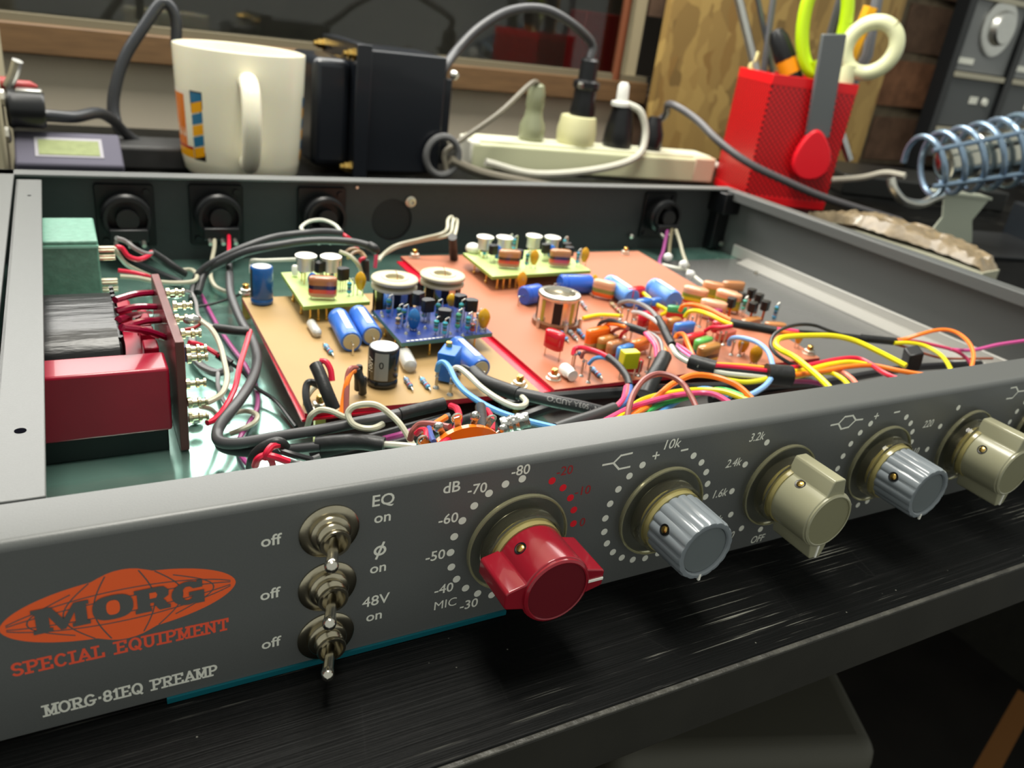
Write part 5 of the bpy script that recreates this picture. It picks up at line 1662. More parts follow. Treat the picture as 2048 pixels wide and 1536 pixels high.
harness('wire_harness', 'main bundle of red, white and yellow wires between two black sleeves', 'wires', None, [
    ('sleeve', SHRINK, 1.7, [(1316, 638, 31), (1326, 655, 31), (1334, 672, 30), (1344, 690, 29)]),
    ('wire', GREYW, 0.9, [(1238, 612, 22), (1240, 606, 24), (1260, 602, 27), (1284, 609, 30), (1304, 623, 31), (1318, 641, 31)]),
    ('wire', (196, 192, 190), 0.9, [(1266, 624, 24), (1282, 626, 27), (1302, 636, 30), (1318, 648, 31)]),
    ('wire', BLACKW, 0.9, [(1343, 688, 29), (1358, 706, 28), (1380, 720, 27), (1400, 728, 27)]),
    ('wire', WHITEW, 1.0, [(1342, 692, 29), (1354, 710, 28), (1376, 724, 27), (1398, 732, 27)]),
    ('wire', PINK, 0.9, [(1354, 690, 26), (1370, 700, 27), (1390, 714, 27)]),
    ('wire', (226, 110, 170), 0.9, [(1348, 690, 26), (1362, 702, 27), (1382, 716, 27)]),
    ('wire', ORANGE, 0.95, [(1350, 676, 22), (1358, 668, 24), (1368, 670, 26), (1376, 688, 27), (1386, 712, 27)]),
    ('sleeve', SHRINK, 2.9, [(1380, 722, 27), (1398, 728, 27), (1414, 732, 27), (1430, 736, 27)]),
    ('wire', RED, 1.0, [(1424, 731, 28), (1470, 735, 28), (1534, 742, 28)]),
    ('wire', (246, 176, 60), 0.9, [(1424, 728, 28), (1480, 731, 28), (1534, 736, 28)]),
    ('wire', BLACKW, 0.9, [(1424, 736, 27), (1470, 742, 27), (1534, 748, 27)]),
    ('wire', WHITEW, 1.0, [(1420, 741, 26), (1460, 748, 26), (1534, 754, 26)]),
    ('wire', YELLOW, 1.0, [(1400, 744, 24), (1440, 756, 24), (1484, 764, 24), (1515, 762, 25), (1540, 756, 26)]),
    ('sleeve', SHRINK, 4.0, [(1532, 748, 27), (1556, 750, 27), (1581, 752, 27)]),
    ('wire', RED, 1.0, [(1576, 736, 28), (1610, 732, 28), (1640, 726, 28), (1668, 720, 28), (1700, 716, 28), (1722, 719, 28), (1745, 731, 29), (1768, 746, 31), (1800, 760, 32)]),
    ('wire', YELLOW, 1.0, [(1576, 744, 27), (1620, 738, 27), (1660, 729, 28), (1700, 724, 28), (1740, 730, 28)]),
    ('wire', ORANGE, 1.0, [(1576, 752, 27), (1642, 743, 27), (1693, 734, 28), (1744, 731, 29), (1795, 741, 30), (1860, 752, 31)]),
    ('wire', YELLOW, 0.95, [(1576, 756, 26), (1620, 748, 26), (1660, 746, 26), (1685, 758, 27), (1700, 774, 28)]),
    ('wire', (232, 140, 120), 0.95, [(1640, 746, 25), (1680, 744, 26), (1702, 756, 27), (1716, 772, 28)]),
    ('wire', PURPLE, 0.95, [(1570, 762, 24), (1620, 764, 22), (1660, 772, 20)])])
tube_thing('hookup_wire', 'pale blue wire arching down into the large black sleeve', 'wire', LBLUE, 1.0, [(1458, 690, 20), (1461, 679, 23), (1474, 675, 26), (1495, 678, 28), (1518, 687, 29), (1536, 704, 29), (1545, 730, 28), (1544, 752, 27), (1532, 770, 26), (1512, 784, 26), (1490, 794, 26)])
tube_thing('hookup_wire', 'thick yellow wire bent in a hairpin over the end of the salmon board', 'wire', YELLOW, 1.2, [(1666, 784, 32), (1650, 766, 32), (1624, 742, 31), (1590, 715, 31), (1562, 700, 31), (1552, 690, 31), (1558, 678, 31), (1580, 673, 31), (1625, 671, 30), (1667, 672, 30), (1710, 682, 29), (1758, 704, 28), (1812, 732, 27)])
tube_thing('hookup_wire', 'thin black wire making a loop inside the yellow hairpin', 'wire', BLACKW, 0.75, [(1600, 736, 28), (1575, 724, 28), (1552, 708, 29), (1541, 690, 30), (1548, 670, 31), (1570, 656, 32), (1600, 649, 32), (1630, 651, 31), (1660, 662, 30), (1690, 672, 28)])
harness('wire_harness', 'long black sleeve carrying orange and yellow wires along the far edge', 'wires', None, [
    ('sleeve', SHRINK, 2.0, [(1460, 645, 28), (1490, 651, 28), (1520, 656, 28), (1552, 662, 28)]),
    ('wire', ORANGE, 1.0, [(1360, 622, 21), (1366, 612, 24), (1384, 609, 26), (1412, 616, 28), (1440, 630, 28), (1464, 642, 28)]),
    ('wire', YELLOW, 1.0, [(1370, 634, 21), (1378, 624, 24), (1394, 622, 26), (1420, 630, 28), (1444, 642, 28), (1464, 650, 28)]),
    ('wire', RED, 0.9, [(1410, 662, 22), (1424, 655, 25), (1444, 655, 27), (1464, 652, 28)]),
    ('wire', ORANGE, 0.95, [(1550, 662, 28), (1580, 667, 28), (1610, 670, 27)]),
    ('wire', PINK, 0.95, [(1550, 658, 28), (1580, 661, 28), (1605, 665, 27)]),
    ('sleeve', SHRINK, 1.5, [(1596, 666, 27), (1650, 670, 26), (1700, 674, 25), (1730, 678, 24)]),
    ('sleeve', SHRINK, 1.8, [(1722, 676, 24), (1750, 679, 24), (1790, 683, 23)]),
    ('wire', ORANGE, 0.9, [(1788, 681, 23), (1810, 678, 24), (1840, 669, 27), (1870, 661, 29), (1895, 660, 30), (1918, 668, 30), (1938, 686, 29), (1947, 710, 27), (1942, 740, 24)]),
    ('wire', YELLOW, 0.95, [(1788, 686, 23), (1820, 686, 23), (1850, 692, 23), (1876, 706, 23), (1892, 722, 22), (1904, 744, 20)]),
    ('wire', (196, 60, 100), 0.8, [(1788, 684, 23), (1825, 682, 23), (1871, 691, 23), (1909, 701, 23), (1930, 714, 21), (1942, 728, 19)]),
    ('wire', (206, 84, 150), 0.85, [(1900, 699, 23), (1947, 700, 24), (1998, 689, 26), (2060, 680, 28)]),
    ('wire', (150, 76, 50), 0.6, [(1788, 688, 22), (1820, 697, 20), (1858, 710, 18), (1896, 717, 17), (1985, 717, 17)])])
single(MB().obox(A(1824, 718, Z=26), V(2.6, -1.2, 1.0), V(1.4, 3.0, 0.6), V(-0.8, 0, 4.2)), 'cable_clip', BLACKP, 'black cable clip standing up among the wires at the far end', 'clip', bevel=0.6)
harness('wire_harness', 'rainbow of wires arching up behind the fluted knob and back down', 'wires', None, [
    ('wire', BROWN, 0.95, [(1254, 842, 30), (1258, 815, 32), (1268, 786, 34), (1288, 760, 36), (1314, 748, 37), (1342, 752, 37), (1366, 768, 36), (1382, 793, 35), (1396, 822, 33)]),
    ('wire', ORANGE, 1.0, [(1256, 838, 26), (1292, 810, 28), (1319, 789, 30), (1345, 768, 32), (1383, 751, 34), (1421, 752, 34), (1459, 763, 34), (1484, 778, 33), (1512, 806, 31)]),
    ('wire', YELLOW, 1.0, [(1228, 843, 26), (1263, 814, 28), (1294, 797, 29), (1345, 785, 30), (1396, 780, 30), (1446, 783, 31), (1496, 801, 31)]),
    ('wire', PINK, 0.95, [(1204, 845, 26), (1256, 818, 28), (1294, 805, 29), (1345, 792, 30), (1396, 786, 30), (1429, 789, 31), (1460, 806, 31)]),
    ('wire', GREEN, 0.95, [(1280, 834, 26), (1319, 810, 27), (1370, 796, 28), (1421, 781, 29), (1451, 780, 29), (1490, 794, 30)]),
    ('wire', BLUE, 0.9, [(1320, 826, 26), (1350, 806, 26), (1390, 781, 26), (1420, 778, 26), (1460, 795, 28)]),
    ('wire', ORANGE, 0.9, [(1262, 836, 28), (1280, 824, 28), (1300, 812, 27)])])
harness('wire_harness', 'purple and grey wires from the far rear socket to a tied bundle', 'wires', None, [
    ('wire', (150, 72, 130), 1.1, [(1336, 455, 20), (1331, 480, 16), (1326, 504, 12), (1319, 522, 10), (1324, 540, 9), (1340, 552, 9)]),
    ('wire', (120, 112, 88), 1.1, [(1344, 458, 20), (1340, 485, 15), (1338, 510, 11)]),
    ('wire', BEIGE, 1.1, [(1352, 460, 20), (1360, 485, 15), (1366, 508, 11), (1376, 534, 8)]),
    ('wire', WHITEW, 1.1, [(1326, 530, 9), (1350, 536, 10), (1372, 540, 9), (1392, 556, 8), (1420, 578, 8)])])
for x, y, lb in ((1336, 514, 'shiny white bead beside the purple wire behind the salmon board'), (1367, 529, 'middle one of three shiny white beads behind the salmon board'), (1381, 549, 'shiny white bead nearest the tan banded capacitors at the board edge')):
    single(MB().ell(A(x, y, Z=12), V(3.2, 0, 0), V(0, 2.4, 0), V(0, 0, 2.6), 14, 8), 'cable_bead', mat('glassy_white', (236, 236, 232), 0.12, coat=0.8), lb, 'bead', 'white beads on the tied wires')

# printed lettering on the two cables that carry it
def cable_text(root, s, pts, r, h, start, flip, m):
    path = smooth_path(P(*pts), 14)
    acc = [0.0]
    for a, b in zip(path, path[1:]):
        acc.append(acc[-1] + (b - a).length)
    vs, fs = text_mesh(s, h, bold=0.02)
    x0 = min(x for x, y in vs)

    def at_len(t):
        t = max(0, min(acc[-1] - 1e-4, t))
        for i in range(len(acc) - 1):
            if acc[i + 1] >= t:
                k = (t - acc[i]) / max(1e-6, acc[i + 1] - acc[i])
                return path[i].lerp(path[i + 1], k), (path[i + 1] - path[i]).normalized()
        return path[-1], (path[-1] - path[-2]).normalized()

    out = []
    for x, y in vs:
        t = start + (x - x0) if not flip else start - (x - x0)
        p, d = at_len(t)
        n = (CAM - p)
        n = (n - d * n.dot(d)).normalized()
        n = (n + V(0, 0, 0.35)).normalized()
        n = (n - d * n.dot(d)).normalized()
        e = n.cross(d) * (1 if not flip else -1)
        a = y / r
        out.append(p + (n * math.cos(a) + e * math.sin(a)) * (r + 0.05))
    MB().add(out, fs).build('lettering', m, root, flat=True)


for o in bpy.data.objects:
    if o.get('label') == 'black sleeve printed with cable lettering crossing the front of the boards':
        cable_text(o, 'DEN 1503A AUDIO', [(1024, 785, 21), (1070, 794, 21), (1110, 803, 21), (1155, 812, 20), (1205, 824, 18)], 2.15, 1.8, 33, True, mat('grey_print', (150, 150, 148), 0.6))

# ------------------------------------------------------------------ things on the desk behind the chassis
MILK = mat('milk_glass', (246, 240, 216), 0.2, sss=0.4, coat=0.3)
mug = thing('mug', 'white milk glass mug with a striped picture panel behind the chassis', 'mug', (79, 505, 0))
mc = V(79, 505, 0)
body = MB().lathe([(33, 0), (37, 0.6), (40.5, 5), (42.2, 14), (43.3, 30), (44.6, 60), (45.6, 88), (45.4, 89.6), (44.2, 90), (43, 89.6), (41.8, 80), (40, 40), (36, 12), (28, 7), (0.01, 6.5)], mc, V(0, 0, 1), 64, caps=(True, False)).build('cup', MILK, mug, sharp=60)
hd = V(CAM.x - 79 + 62, CAM.y - 505, 0).normalized()
hp = [mc + hd * 43.5 + V(0, 0, 72), mc + hd * 54 + V(0, 0, 72), mc + hd * 66 + V(0, 0, 66), mc + hd * 71 + V(0, 0, 48), mc + hd * 66 + V(0, 0, 28), mc + hd * 55 + V(0, 0, 19), mc + hd * 42.5 + V(0, 0, 18)]
MB().tube(hp, 6.4, 14, 7).build('handle', MILK, mug)


def mug_r(z):
    return (42.2 + (z - 14) / 16 * 1.1 if z < 30 else 43.3 + (z - 30) / 30 * 1.3) if z < 60 else 44.6 + (z - 60) / 28 * 1.0


def mug_patch(a0, a1, z0, z1, m, lift=0.12, skew=0.0, name='picture'):
    mb = MB()
    n = 6
    for i in range(n + 1):
        for j, z in enumerate((z0, z1)):
            t = a0 + (a1 - a0) * i / n
            zz = z + skew * (i / n)
            r = mug_r(zz) + lift
            mb.v.append(mc + V(r * math.cos(t), r * math.sin(t), zz))
    for i in range(n):
        mb.f.append((2 * i, 2 * i + 2, 2 * i + 3, 2 * i + 1))
        mb.m.append(0)
    return mb.build(name, m, mug)


va = math.atan2(CAM.y - 505, CAM.x - 79)
SB, SY, SK = mat('stripe_blue', (44, 112, 150), 0.25), mat('stripe_yellow', (238, 166, 20), 0.25), mat('stripe_dark', (40, 34, 30), 0.3)
for side, a0, a1 in ((-1, -0.84, -0.62), (1, 1.30, 1.52)):
    c0, c1 = va + a0, va + a1
    mug_patch(c0 - 0.012, c1 + 0.012, 14.5, 61.5, SK, 0.08, name='border')
    n = 6
    for k in range(n):
        z = 15 + 46 * k / n
        mug_patch(c0, c1, z + 0.3, z + 46 / n - 0.5, SB if k % 2 else SY, 0.14, 3.0 if k < n - 1 else 0.0, name='stripe')
mug_patch(va - 1.5, va - 0.855, 15, 61, mat('picture_cream', (240, 232, 214), 0.25), 0.1)
mug_patch(va - 1.5, va - 1.02, 22, 58, mat('picture_orange', (226, 120, 30), 0.25), 0.14)
mug_patch(va - 1.5, va - 0.86, 15, 21, SY, 0.16)
mug_patch(va - 1.5, va - 0.86, 21, 23, mat('picture_red', (176, 40, 34), 0.25), 0.16)

# black power transformer
BLK = mat('black_enamel', (24, 27, 33), 0.28, coat=0.2)
pt = thing('power_transformer', 'black boxed power transformer with brass bolts beside the mug', 'transformer', (185, 540, 0))
MB().box(176, 244, 512, 585, 3, 97).build('cover', BLK, pt, bevel=1.6, seg=3)
MB().box(164, 176, 500, 596, 0, 101).build('core_frame', BLK, pt, bevel=0.6)
MB().box(134, 164, 512, 585, 6, 88).build('bell', BLK, pt, bevel=6, seg=4)
MB().box(244, 254, 520, 578, 10, 80).build('end_plate', BLK, pt, bevel=1)
for y, z in ((506, 93), (506, 8), (590, 93)):
    MB().lathe([(5, 0), (5, 2), (4, 2.2), (4, 6), (2.5, 6.4), (2.5, 9)], V(164, y, z), V(-1, 0, 0), 6).build('bolt', BRASS, pt)
MB().lathe([(4, 0), (4, 2), (2, 5)], V(250, 512, 84), V(0.4, -1, 0.2), 10).build('bolt', TIN, pt)

# power strip with its plugs
PS = mat('strip_cream', (206, 208, 172), 0.4)
ps = thing('power_strip', 'cream power strip lying behind the rear wall of the chassis', 'power strip', (410, 540, 0))
sd = V(0.99, -0.14, 0).normalized()
sn = V(0.14, 0.99, 0).normalized()
pc0 = V(424, 548, 0)
HL = 132
MB().obox(pc0 + V(0, 0, 13), sd * HL, sn * 21, V(0, 0, 12)).build('body', PS, ps, bevel=2.5, seg=3)
MB().obox(pc0 + V(0, 0, 26), sd * (HL - 3), sn * 17, V(0, 0, 2)).build('top_plate', mat('strip_top', (222, 222, 194), 0.4), ps, bevel=1.2)
MB().obox(pc0 - sd * (HL - 4) + V(0, 0, 14), sd * 5, sn * 20.5, V(0, 0, 12.4)).build('end_cap', mat('strip_cap', (224, 222, 206), 0.4), ps, bevel=2)
MB().obox(pc0 + sd * (HL - 12) + V(0, 0, 14), sd * 13, sn * 21.4, V(0, 0, 12.6)).build('end_cap', mat('strip_cap_pink', (216, 194, 166), 0.4), ps, bevel=2)
MB().tube([pc0 + sd * HL + V(0, 0, 14), pc0 + sd * (HL + 16) + V(0, 0, 16), pc0 + sd * (HL + 30) + V(0, 0, 10)], 4.5, 10).build('cord', mat('white_cord', (222, 218, 204), 0.4), ps)


def on_strip(px):
    """point on the strip's top under picture column px"""
    best = None
    for k in range(-130, 131):
        q = pc0 + sd * k + V(0, 0, 28)
        d = q - CAM
        x = 1024 + FPX * d.dot(RX) / d.dot(RF)
        if best is None or abs(x - px) < best[0]:
            best = (abs(x - px), q)
    return best[1]


def plug(name, label, px, prof, m, n=16, extra=None):
    q = on_strip(px)
    root = thing(name, label, 'plug', q)
    MB().lathe(prof, q, V(0, 0, 1), n).build('plug_body', m, root)
    return root, q


CLP = mat('clear_green_plastic', (176, 180, 146), 0.16, trans=0.4, ior=1.48)
r1, q1 = plug('power_plug', 'translucent greenish plug on the power strip with a thin grey cord', 1062, [(11, 0), (12.5, 2), (12.5, 14), (9, 22), (8, 30), (9, 32), (8.5, 44), (7, 50), (4, 52)], CLP)
MB().tube([q1 + V(0, 0, 50), q1 + V(-4, -4, 53), q1 + V(-14, -8, 50), A(1000, 225, Y=528), A(930, 275, Y=520), A(890, 305, Y=512), A(893, 340, Y=508)], 2.4, 8).build('cord', wirecol((116, 110, 96)), r1)
r2, q2 = plug('plug_adapter', 'square cream adapter plugged into the middle of the power strip', 1150, [(17, -1), (19, 3), (19.5, 12), (17.5, 24), (17, 26), (15, 26.5)], mat('adapter_cream', (220, 216, 168), 0.4), 12)
r3 = thing('power_plug', 'tall black plug standing in the cream adapter', 'plug', q2 + V(0, 0, 26))
MB().lathe([(12, 0), (12.5, 4), (11, 16), (11, 24), (13, 26), (13, 31), (9, 33), (8.5, 50), (6, 52)], q2 + V(3, 0, 26.6), V(0, 0, 1), 16).build('plug_body', BLACKP, r3)
MB().lathe([(3, 0), (2.5, 4)], q2 + V(-8, -7, 53), V(-.2, -.3, 1), 10).build('ferrule', TIN, r3)
MB().tube([q2 + V(3, 0, 78), q2 + V(3, 2, 92), A(1140, 45, Y=548), A(1085, 18, Y=548), A(1020, 22, Y=546), A(960, 55, Y=542), A(915, 100, Y=536), A(888, 138, Y=520), A(884, 160, Y=524)], 4.0, 10).build('cord', wirecol((70, 70, 72)), r3)
r4, q4 = plug('power_plug', 'black plug with a white cord end on the power strip', 1232, [(14, 0), (15, 3), (14, 16), (10.5, 36), (10, 40)], BLACKP, 12)
MB().lathe([(10.4, 39.5), (10.4, 43), (6, 44), (5.5, 58), (3.5, 61)], q4, V(-.06, 0, 1), 12).build('cord_grip', WHITEC, r4)
MB().tube([q4 + V(0, -6, 42), q4 + V(12, -14, 36), q4 + V(18, -20, 16), q4 + V(6, -28, -4), q4 + V(-40, -34, -16), q4 + V(-110, -36, -22), q4 + V(-160, -30, -14)], 3.4, 8).build('cord', wirecol((196, 194, 180)), r4)
r5, q5 = plug('power_plug', 'small black angled plug at the end of the power strip nearest the pencil holder', 1298, [(11, 0), (12, 3), (11.5, 16), (8, 26), (6, 32)], BLACKP, 12)
MB().tube([q5 + V(0, 0, 24), q5 + V(6, -8, 36), A(1340, 208, Y=500), A(1390, 237, Y=468), A(1440, 285, Y=432), A(1500, 328, Y=405), A(1570, 362, Y=388), A(1640, 392, Y=375), A(1720, 418, Y=362), A(1800, 442, Y=350)], 3.4, 10).build('cord', wirecol((84, 82, 84)), r5)
tube_pts = []
lp = thing('loose_cable', 'coiled grey cable lying between the power transformer and power strip', 'cable', (262, 500, 0))
cc = A(885, 312, Y=506)
MB().tube([cc + V(15 * math.cos(t), 0, 16 * math.sin(t)) for t in [0.4 * k for k in range(17)]], 3.0, 8, 4).build('jacket', wirecol((104, 104, 104)), lp)
MB().tube([A(900, 320, Y=506), A(960, 345, Y=505), A(1040, 362, Y=505), A(1100, 372, Y=505)], 4.0, 8).build('jacket', wirecol((120, 114, 100)), lp)

# red pencil holder
def perf_nodes(nt, b):
    """rows of small round holes: a product of two waves along the wall and up it"""
    tc = N(nt, 'ShaderNodeTexCoord')
    sp = N(nt, 'ShaderNodeSeparateXYZ')
    mp = N(nt, 'ShaderNodeMapping')
    mp.inputs['Rotation'].default_value = (0, 0, math.radians(21.2))
    nt.links.new(tc.outputs['Object'], mp.inputs['Vector'])
    nt.links.new(mp.outputs[0], sp.inputs[0])

    def M(op, a, c=None):
        n = N(nt, 'ShaderNodeMath', operation=op)
        for i, q in enumerate((a, c)):
            if q is None:
                continue
            if isinstance(q, float):
                n.inputs[i].default_value = q
            else:
                nt.links.new(q, n.inputs[i])
        return n.outputs[0]
    along = M('ADD', sp.outputs['X'], sp.outputs['Y'])
    k = 2 * math.pi / 0.0052
    w = M('MULTIPLY', M('SINE', M('MULTIPLY', along, k)), M('SINE', M('MULTIPLY', sp.outputs['Z'], k)))
    c = ramp(nt, w, [(0.05, L3(214, 18, 26)), (0.3, L3(70, 4, 8))])
    nt.links.new(c.outputs[0], b.inputs['Base Color'])
    b.inputs['Roughness'].default_value = 0.35


PERF = node_mat('red_perforated_metal', perf_nodes)
PRED = mat('red_enamel', (222, 22, 30), 0.3)
HC = V(583.5, 459.3, 0)      # centre of the holder
e1 = V(0.93, -0.36, 0).normalized()
e2 = V(0.36, 0.93, 0).normalized()
HS, HT = 41.0, 116.0
ph = thing('pencil_holder', 'square red perforated metal pencil holder full of tools', 'pencil holder', HC)
for s, a, b in ((-1, e1, e2), (1, e1, e2), (-1, e2, e1), (1, e2, e1)):
    w = MB().obox(HC + b * (s * HS) + V(0, 0, HT / 2), a * HS, b * 0.7, V(0, 0, HT / 2 - 7)).build('side', PERF, ph)
    MB().obox(HC + b * (s * HS) + V(0, 0, HT - 4.5), a * (HS + 0.7), b * 0.9, V(0, 0, 4.5)).build('rim', PRED, ph, bevel=0.4)
    MB().obox(HC + b * (s * HS) + V(0, 0, 4), a * (HS + 0.7), b * 0.9, V(0, 0, 4)).build('foot', PRED, ph, bevel=0.4)
MB().obox(HC + V(0, 0, 1.5), e1 * HS, e2 * HS, V(0, 0, 1)).build('bottom', PRED, ph)


def tool_at(px, py, dy=0.0):
    """a point above the holder seen at picture point px, py; dy pushes it back"""
    d = ray(px, py)
    n = (HC - CAM)
    n.z = 0
    n.normalize()
    k = ((HC - CAM).dot(n) + dy) / d.dot(n)
    return CAM + d * k


def bar_tool(name, label, cat, m, top, bot, r, dy=0.0, n=8, r1=None):
    p0, p1 = tool_at(*bot, dy), tool_at(*top, dy)
    d = (p1 - p0).normalized()
    z0 = V(HC.x + (p0.x - HC.x) * 0.45, HC.y + (p0.y - HC.y) * 0.45, 12)
    return single(MB().tube([z0, p0, p1], r, n, 1, r1=r1), name, m, label, cat)


bar_tool('tweezers', 'flat grey steel tweezers standing in the red holder', 'tweezers', ALU, (1468, -40), (1512, 140), 4.5, 10, 6)
bar_tool('file', 'thin dark steel needle file behind the tweezers', 'file', mat('dark_steel', (110, 112, 116), 0.35, 0.9), (1508, -40), (1544, 140), 2.6, 26)
bar_tool('pen', 'grey barrelled pen behind the black screwdriver', 'pen', plastic((92, 92, 96)), (1552, -40), (1530, 120), 3.0, 22)
sp_ = tool_at(1508, 134, 8)
single(MB().tube([V(HC.x - 5, HC.y, 12), sp_ - V(0, 0, 10), sp_ + V(0, 0, 6), sp_ + V(1, 0, 14)], 4.2, 8, 3, r1=1.5), 'pencil', mat('white_pencil', (226, 214, 150), 0.4), 'short pale pencil at the corner of the red holder', 'pencil')
sdv = thing('screwdriver', 'black and orange handled screwdriver leaning in the red holder', 'screwdriver', HC + V(0, 0, 3))
p0, p1 = tool_at(1585, 160, -6), tool_at(1552, 62, -6)
d = (p1 - p0).normalized()
ln = (p1 - p0).length
MB().lathe([(9, -60), (9.5, 0), (9.5, ln * 0.45)], p0, d, 10).build('grip', mat('tool_orange', (240, 150, 20), 0.4), sdv)
MB().lathe([(9.8, ln * 0.42), (10, ln * 0.55), (9, ln * 0.85), (6, ln), (2, ln + 1.5)], p0, d, 12).build('handle_end', BLACKP, sdv)
MB().lathe([(10, -2), (10, ln * 0.12)], p0, d, 10).build('collar', BLACKP, sdv)


def scissors(name, label, rgb, loops, shank, r, dy):
    root = thing(name, label, 'scissors', HC + V(0, 0, 3))
    m = mat('handle_%d_%d_%d' % rgb, rgb, 0.28, coat=0.3)
    for cx, cy, a, b, t in loops:
        pts = []
        for k in range(21):
            q = 2 * math.pi * k / 20
            x, y = a * math.cos(q), b * math.sin(q)
            pts.append(tool_at(cx + x * math.cos(t) - y * math.sin(t), cy + x * math.sin(t) + y * math.cos(t), dy))
        MB().tube(pts, r, 10, 3).build('finger_loop', m, root)
    p1 = tool_at(*shank[0], dy)
    p0 = tool_at(*shank[1], dy)
    d = (p1 - p0).normalized()
    MB().tube([p0 - d * 20, p0, p1], r * 1.2, 10, 3).build('shank', m, root)
    MB().tube([p0 - d * 70, p0 - d * 40, p0 - d * 10], 4.0, 6, 3, r1=6).build('blade', ALU, root)
    return root


scissors('scissors', 'lime green handled scissors in the red holder', (186, 222, 20), [(1650, 40, 42, 108, 0.18)], ((1632, 120), (1652, 180)), 6.2, -10)
scissors('scissors', 'pale cream handled scissors at the corner of the red holder', (224, 226, 182), [(1742, 95, 58, 44, -0.75)], ((1700, 130), (1680, 190)), 7.0, -14)
bar_tool('cutter', 'orange plastic cutter leaning behind the cream scissors', 'cutter', mat('tool_yellow', (240, 172, 20), 0.35), (1742, 14), (1690, 140), 7, 12, 6)
bar_tool('pliers_handle', 'dark grey rubber tool handle inside the green scissor loop', 'tool', plastic((74, 74, 78)), (1690, -20), (1650, 120), 5.5, 16)
bar_tool('marker', 'grey marker standing at the back of the red holder', 'marker', plastic((104, 106, 112)), (1760, -30), (1735, 110), 5, 36)
# grey bar with a red rounded end hung over the rim
kn = thing('putty_knife', 'flat grey bar with a red rounded end hanging on the front of the red holder', 'tool', HC + V(0, 0, 30))
f0, f1 = tool_at(1668, 68, -46), tool_at(1634, 275, -40)
ax_ = (f0 - f1)
wv = RX * 1.0
wv = (wv - ax_.normalized() * wv.dot(ax_.normalized())).normalized()
nv = ax_.normalized().cross(wv)
MB().obox((f0 + f1) / 2, ax_ / 2, wv * 10.6, nv * 3.0).build('blade', mat('bar_grey', (92, 96, 98), 0.4), kn, bevel=0.8)
f2 = tool_at(1624, 310, -42)
poly = []
for k in range(24):
    t = 2 * math.pi * k / 24
    y = math.cos(t)
    x = math.sin(t) * (1.0 - 0.34 * y)
    poly.append((x * 17, y * 23))
MB().prism(poly, f2 - nv * 4, wv, ax_.normalized(), nv * 8).build('tip', mat('red_tip', (232, 24, 40), 0.35), kn, bevel=2.0, seg=3)

# soldering iron stand with coil, sponge tray
st = thing('soldering_iron_stand', 'wire coil soldering iron stand on a pale metal bracket', 'iron stand', (640, 260, 0))
ca, cb = A(1838, 335, Y=300), A(2080, 292, Y=262)
axv = (cb - ca)
u_, v_, w_ = frame(axv)
hel = []
turns, L_ = 6.5, axv.length
for k in range(int(turns * 14) + 1):
    t = k / 14.0
    a = 2 * math.pi * t
    hel.append(ca + w_ * (L_ * t / turns) + (u_ * math.cos(a) + v_ * math.sin(a)) * (24 + 5.0 * t / turns))
WIREB = mat('blue_grey_wire', (128, 150, 172), 0.25, 0.6)
MB().tube(hel, 2.5, 8, 2).build('coil', WIREB, st)
for a in (2.4, 3.6):
    MB().tube([ca + (u_ * math.cos(a) + v_ * math.sin(a)) * 25, ca + w_ * (L_ / 2) + (u_ * math.cos(a) + v_ * math.sin(a)) * 27.5, cb + (u_ * math.cos(a) + v_ * math.sin(a)) * 30], 2.0, 8).build('rib', WIREB, st)
sh = MB().lathe([(8, L_ * 0.16), (15, L_ * 0.2), (16, L_ * 0.42), (20, L_ * 0.46), (20, L_)], ca, w_, 24).build('shield_tube', mat('shield_metal', (206, 204, 190), 0.22, 1.0), st)
for k, a in ((0.62, 0.8), (0.76, 0.8), (0.62, 1.5), (0.78, 1.5)):
    dd = None
for k in (0.56, 0.72, 0.88):
    vd = (CAM - ca)
    vd = (vd - w_ * vd.dot(w_)).normalized()
    for tilt in (-0.25, 0.7):
        nn_ = (vd * math.cos(tilt) + w_.cross(vd) * math.sin(tilt)).normalized()
        MB().obox(ca + w_ * (L_ * k) + nn_ * 20.1, w_ * 6, w_.cross(nn_) * 1.0, nn_ * 0.3).build('slot', BLACKM, sh)
PALE = mat('pale_zinc', (206, 212, 192), 0.45)
bt, bbm = A(1935, 392, Y=290), A(1925, 480, Y=290)
MB().prism([(-22, 0), (22, 0), (13, -20), (22, -bt.z), (-26, -bt.z), (-16, -20)], V(bt.x, bt.y, bt.z), V(0.93, -0.36, 0), V(0, 0, 1), V(0.8, 2.0, 0)).build('bracket', PALE, st, bevel=0.4)
MB().obox(bt + V(0, 6, 0), V(0.93, -0.36, 0) * 24, V(0.36, 0.93, 0) * 9, V(0, 0, 1.2)).build('bracket_top', PALE, st, bevel=0.5)
MB().tube([A(1782, 356, Y=296), A(1788, 380, Y=292), A(1808, 402, Y=290), A(1840, 408, Y=290), A(1868, 396, Y=290), A(1885, 390, Y=290)], 3.6, 10).build('hook', TIN, st)
MB().obox(V(bt.x + 30, bt.y - 5, 1.5), V(80, -20, 0), V(14, 45, 0), V(0, 0, 1.5)).build('base', mat('dark_base', (34, 36, 38), 0.4), st, bevel=0.6)
MB().tube([A(1640, 362, Y=470), A(1720, 356, Y=440), A(1770, 346, Y=420), A(1810, 352, Y=400)], 3.2, 8).build('cord', wirecol((206, 202, 186)), st)

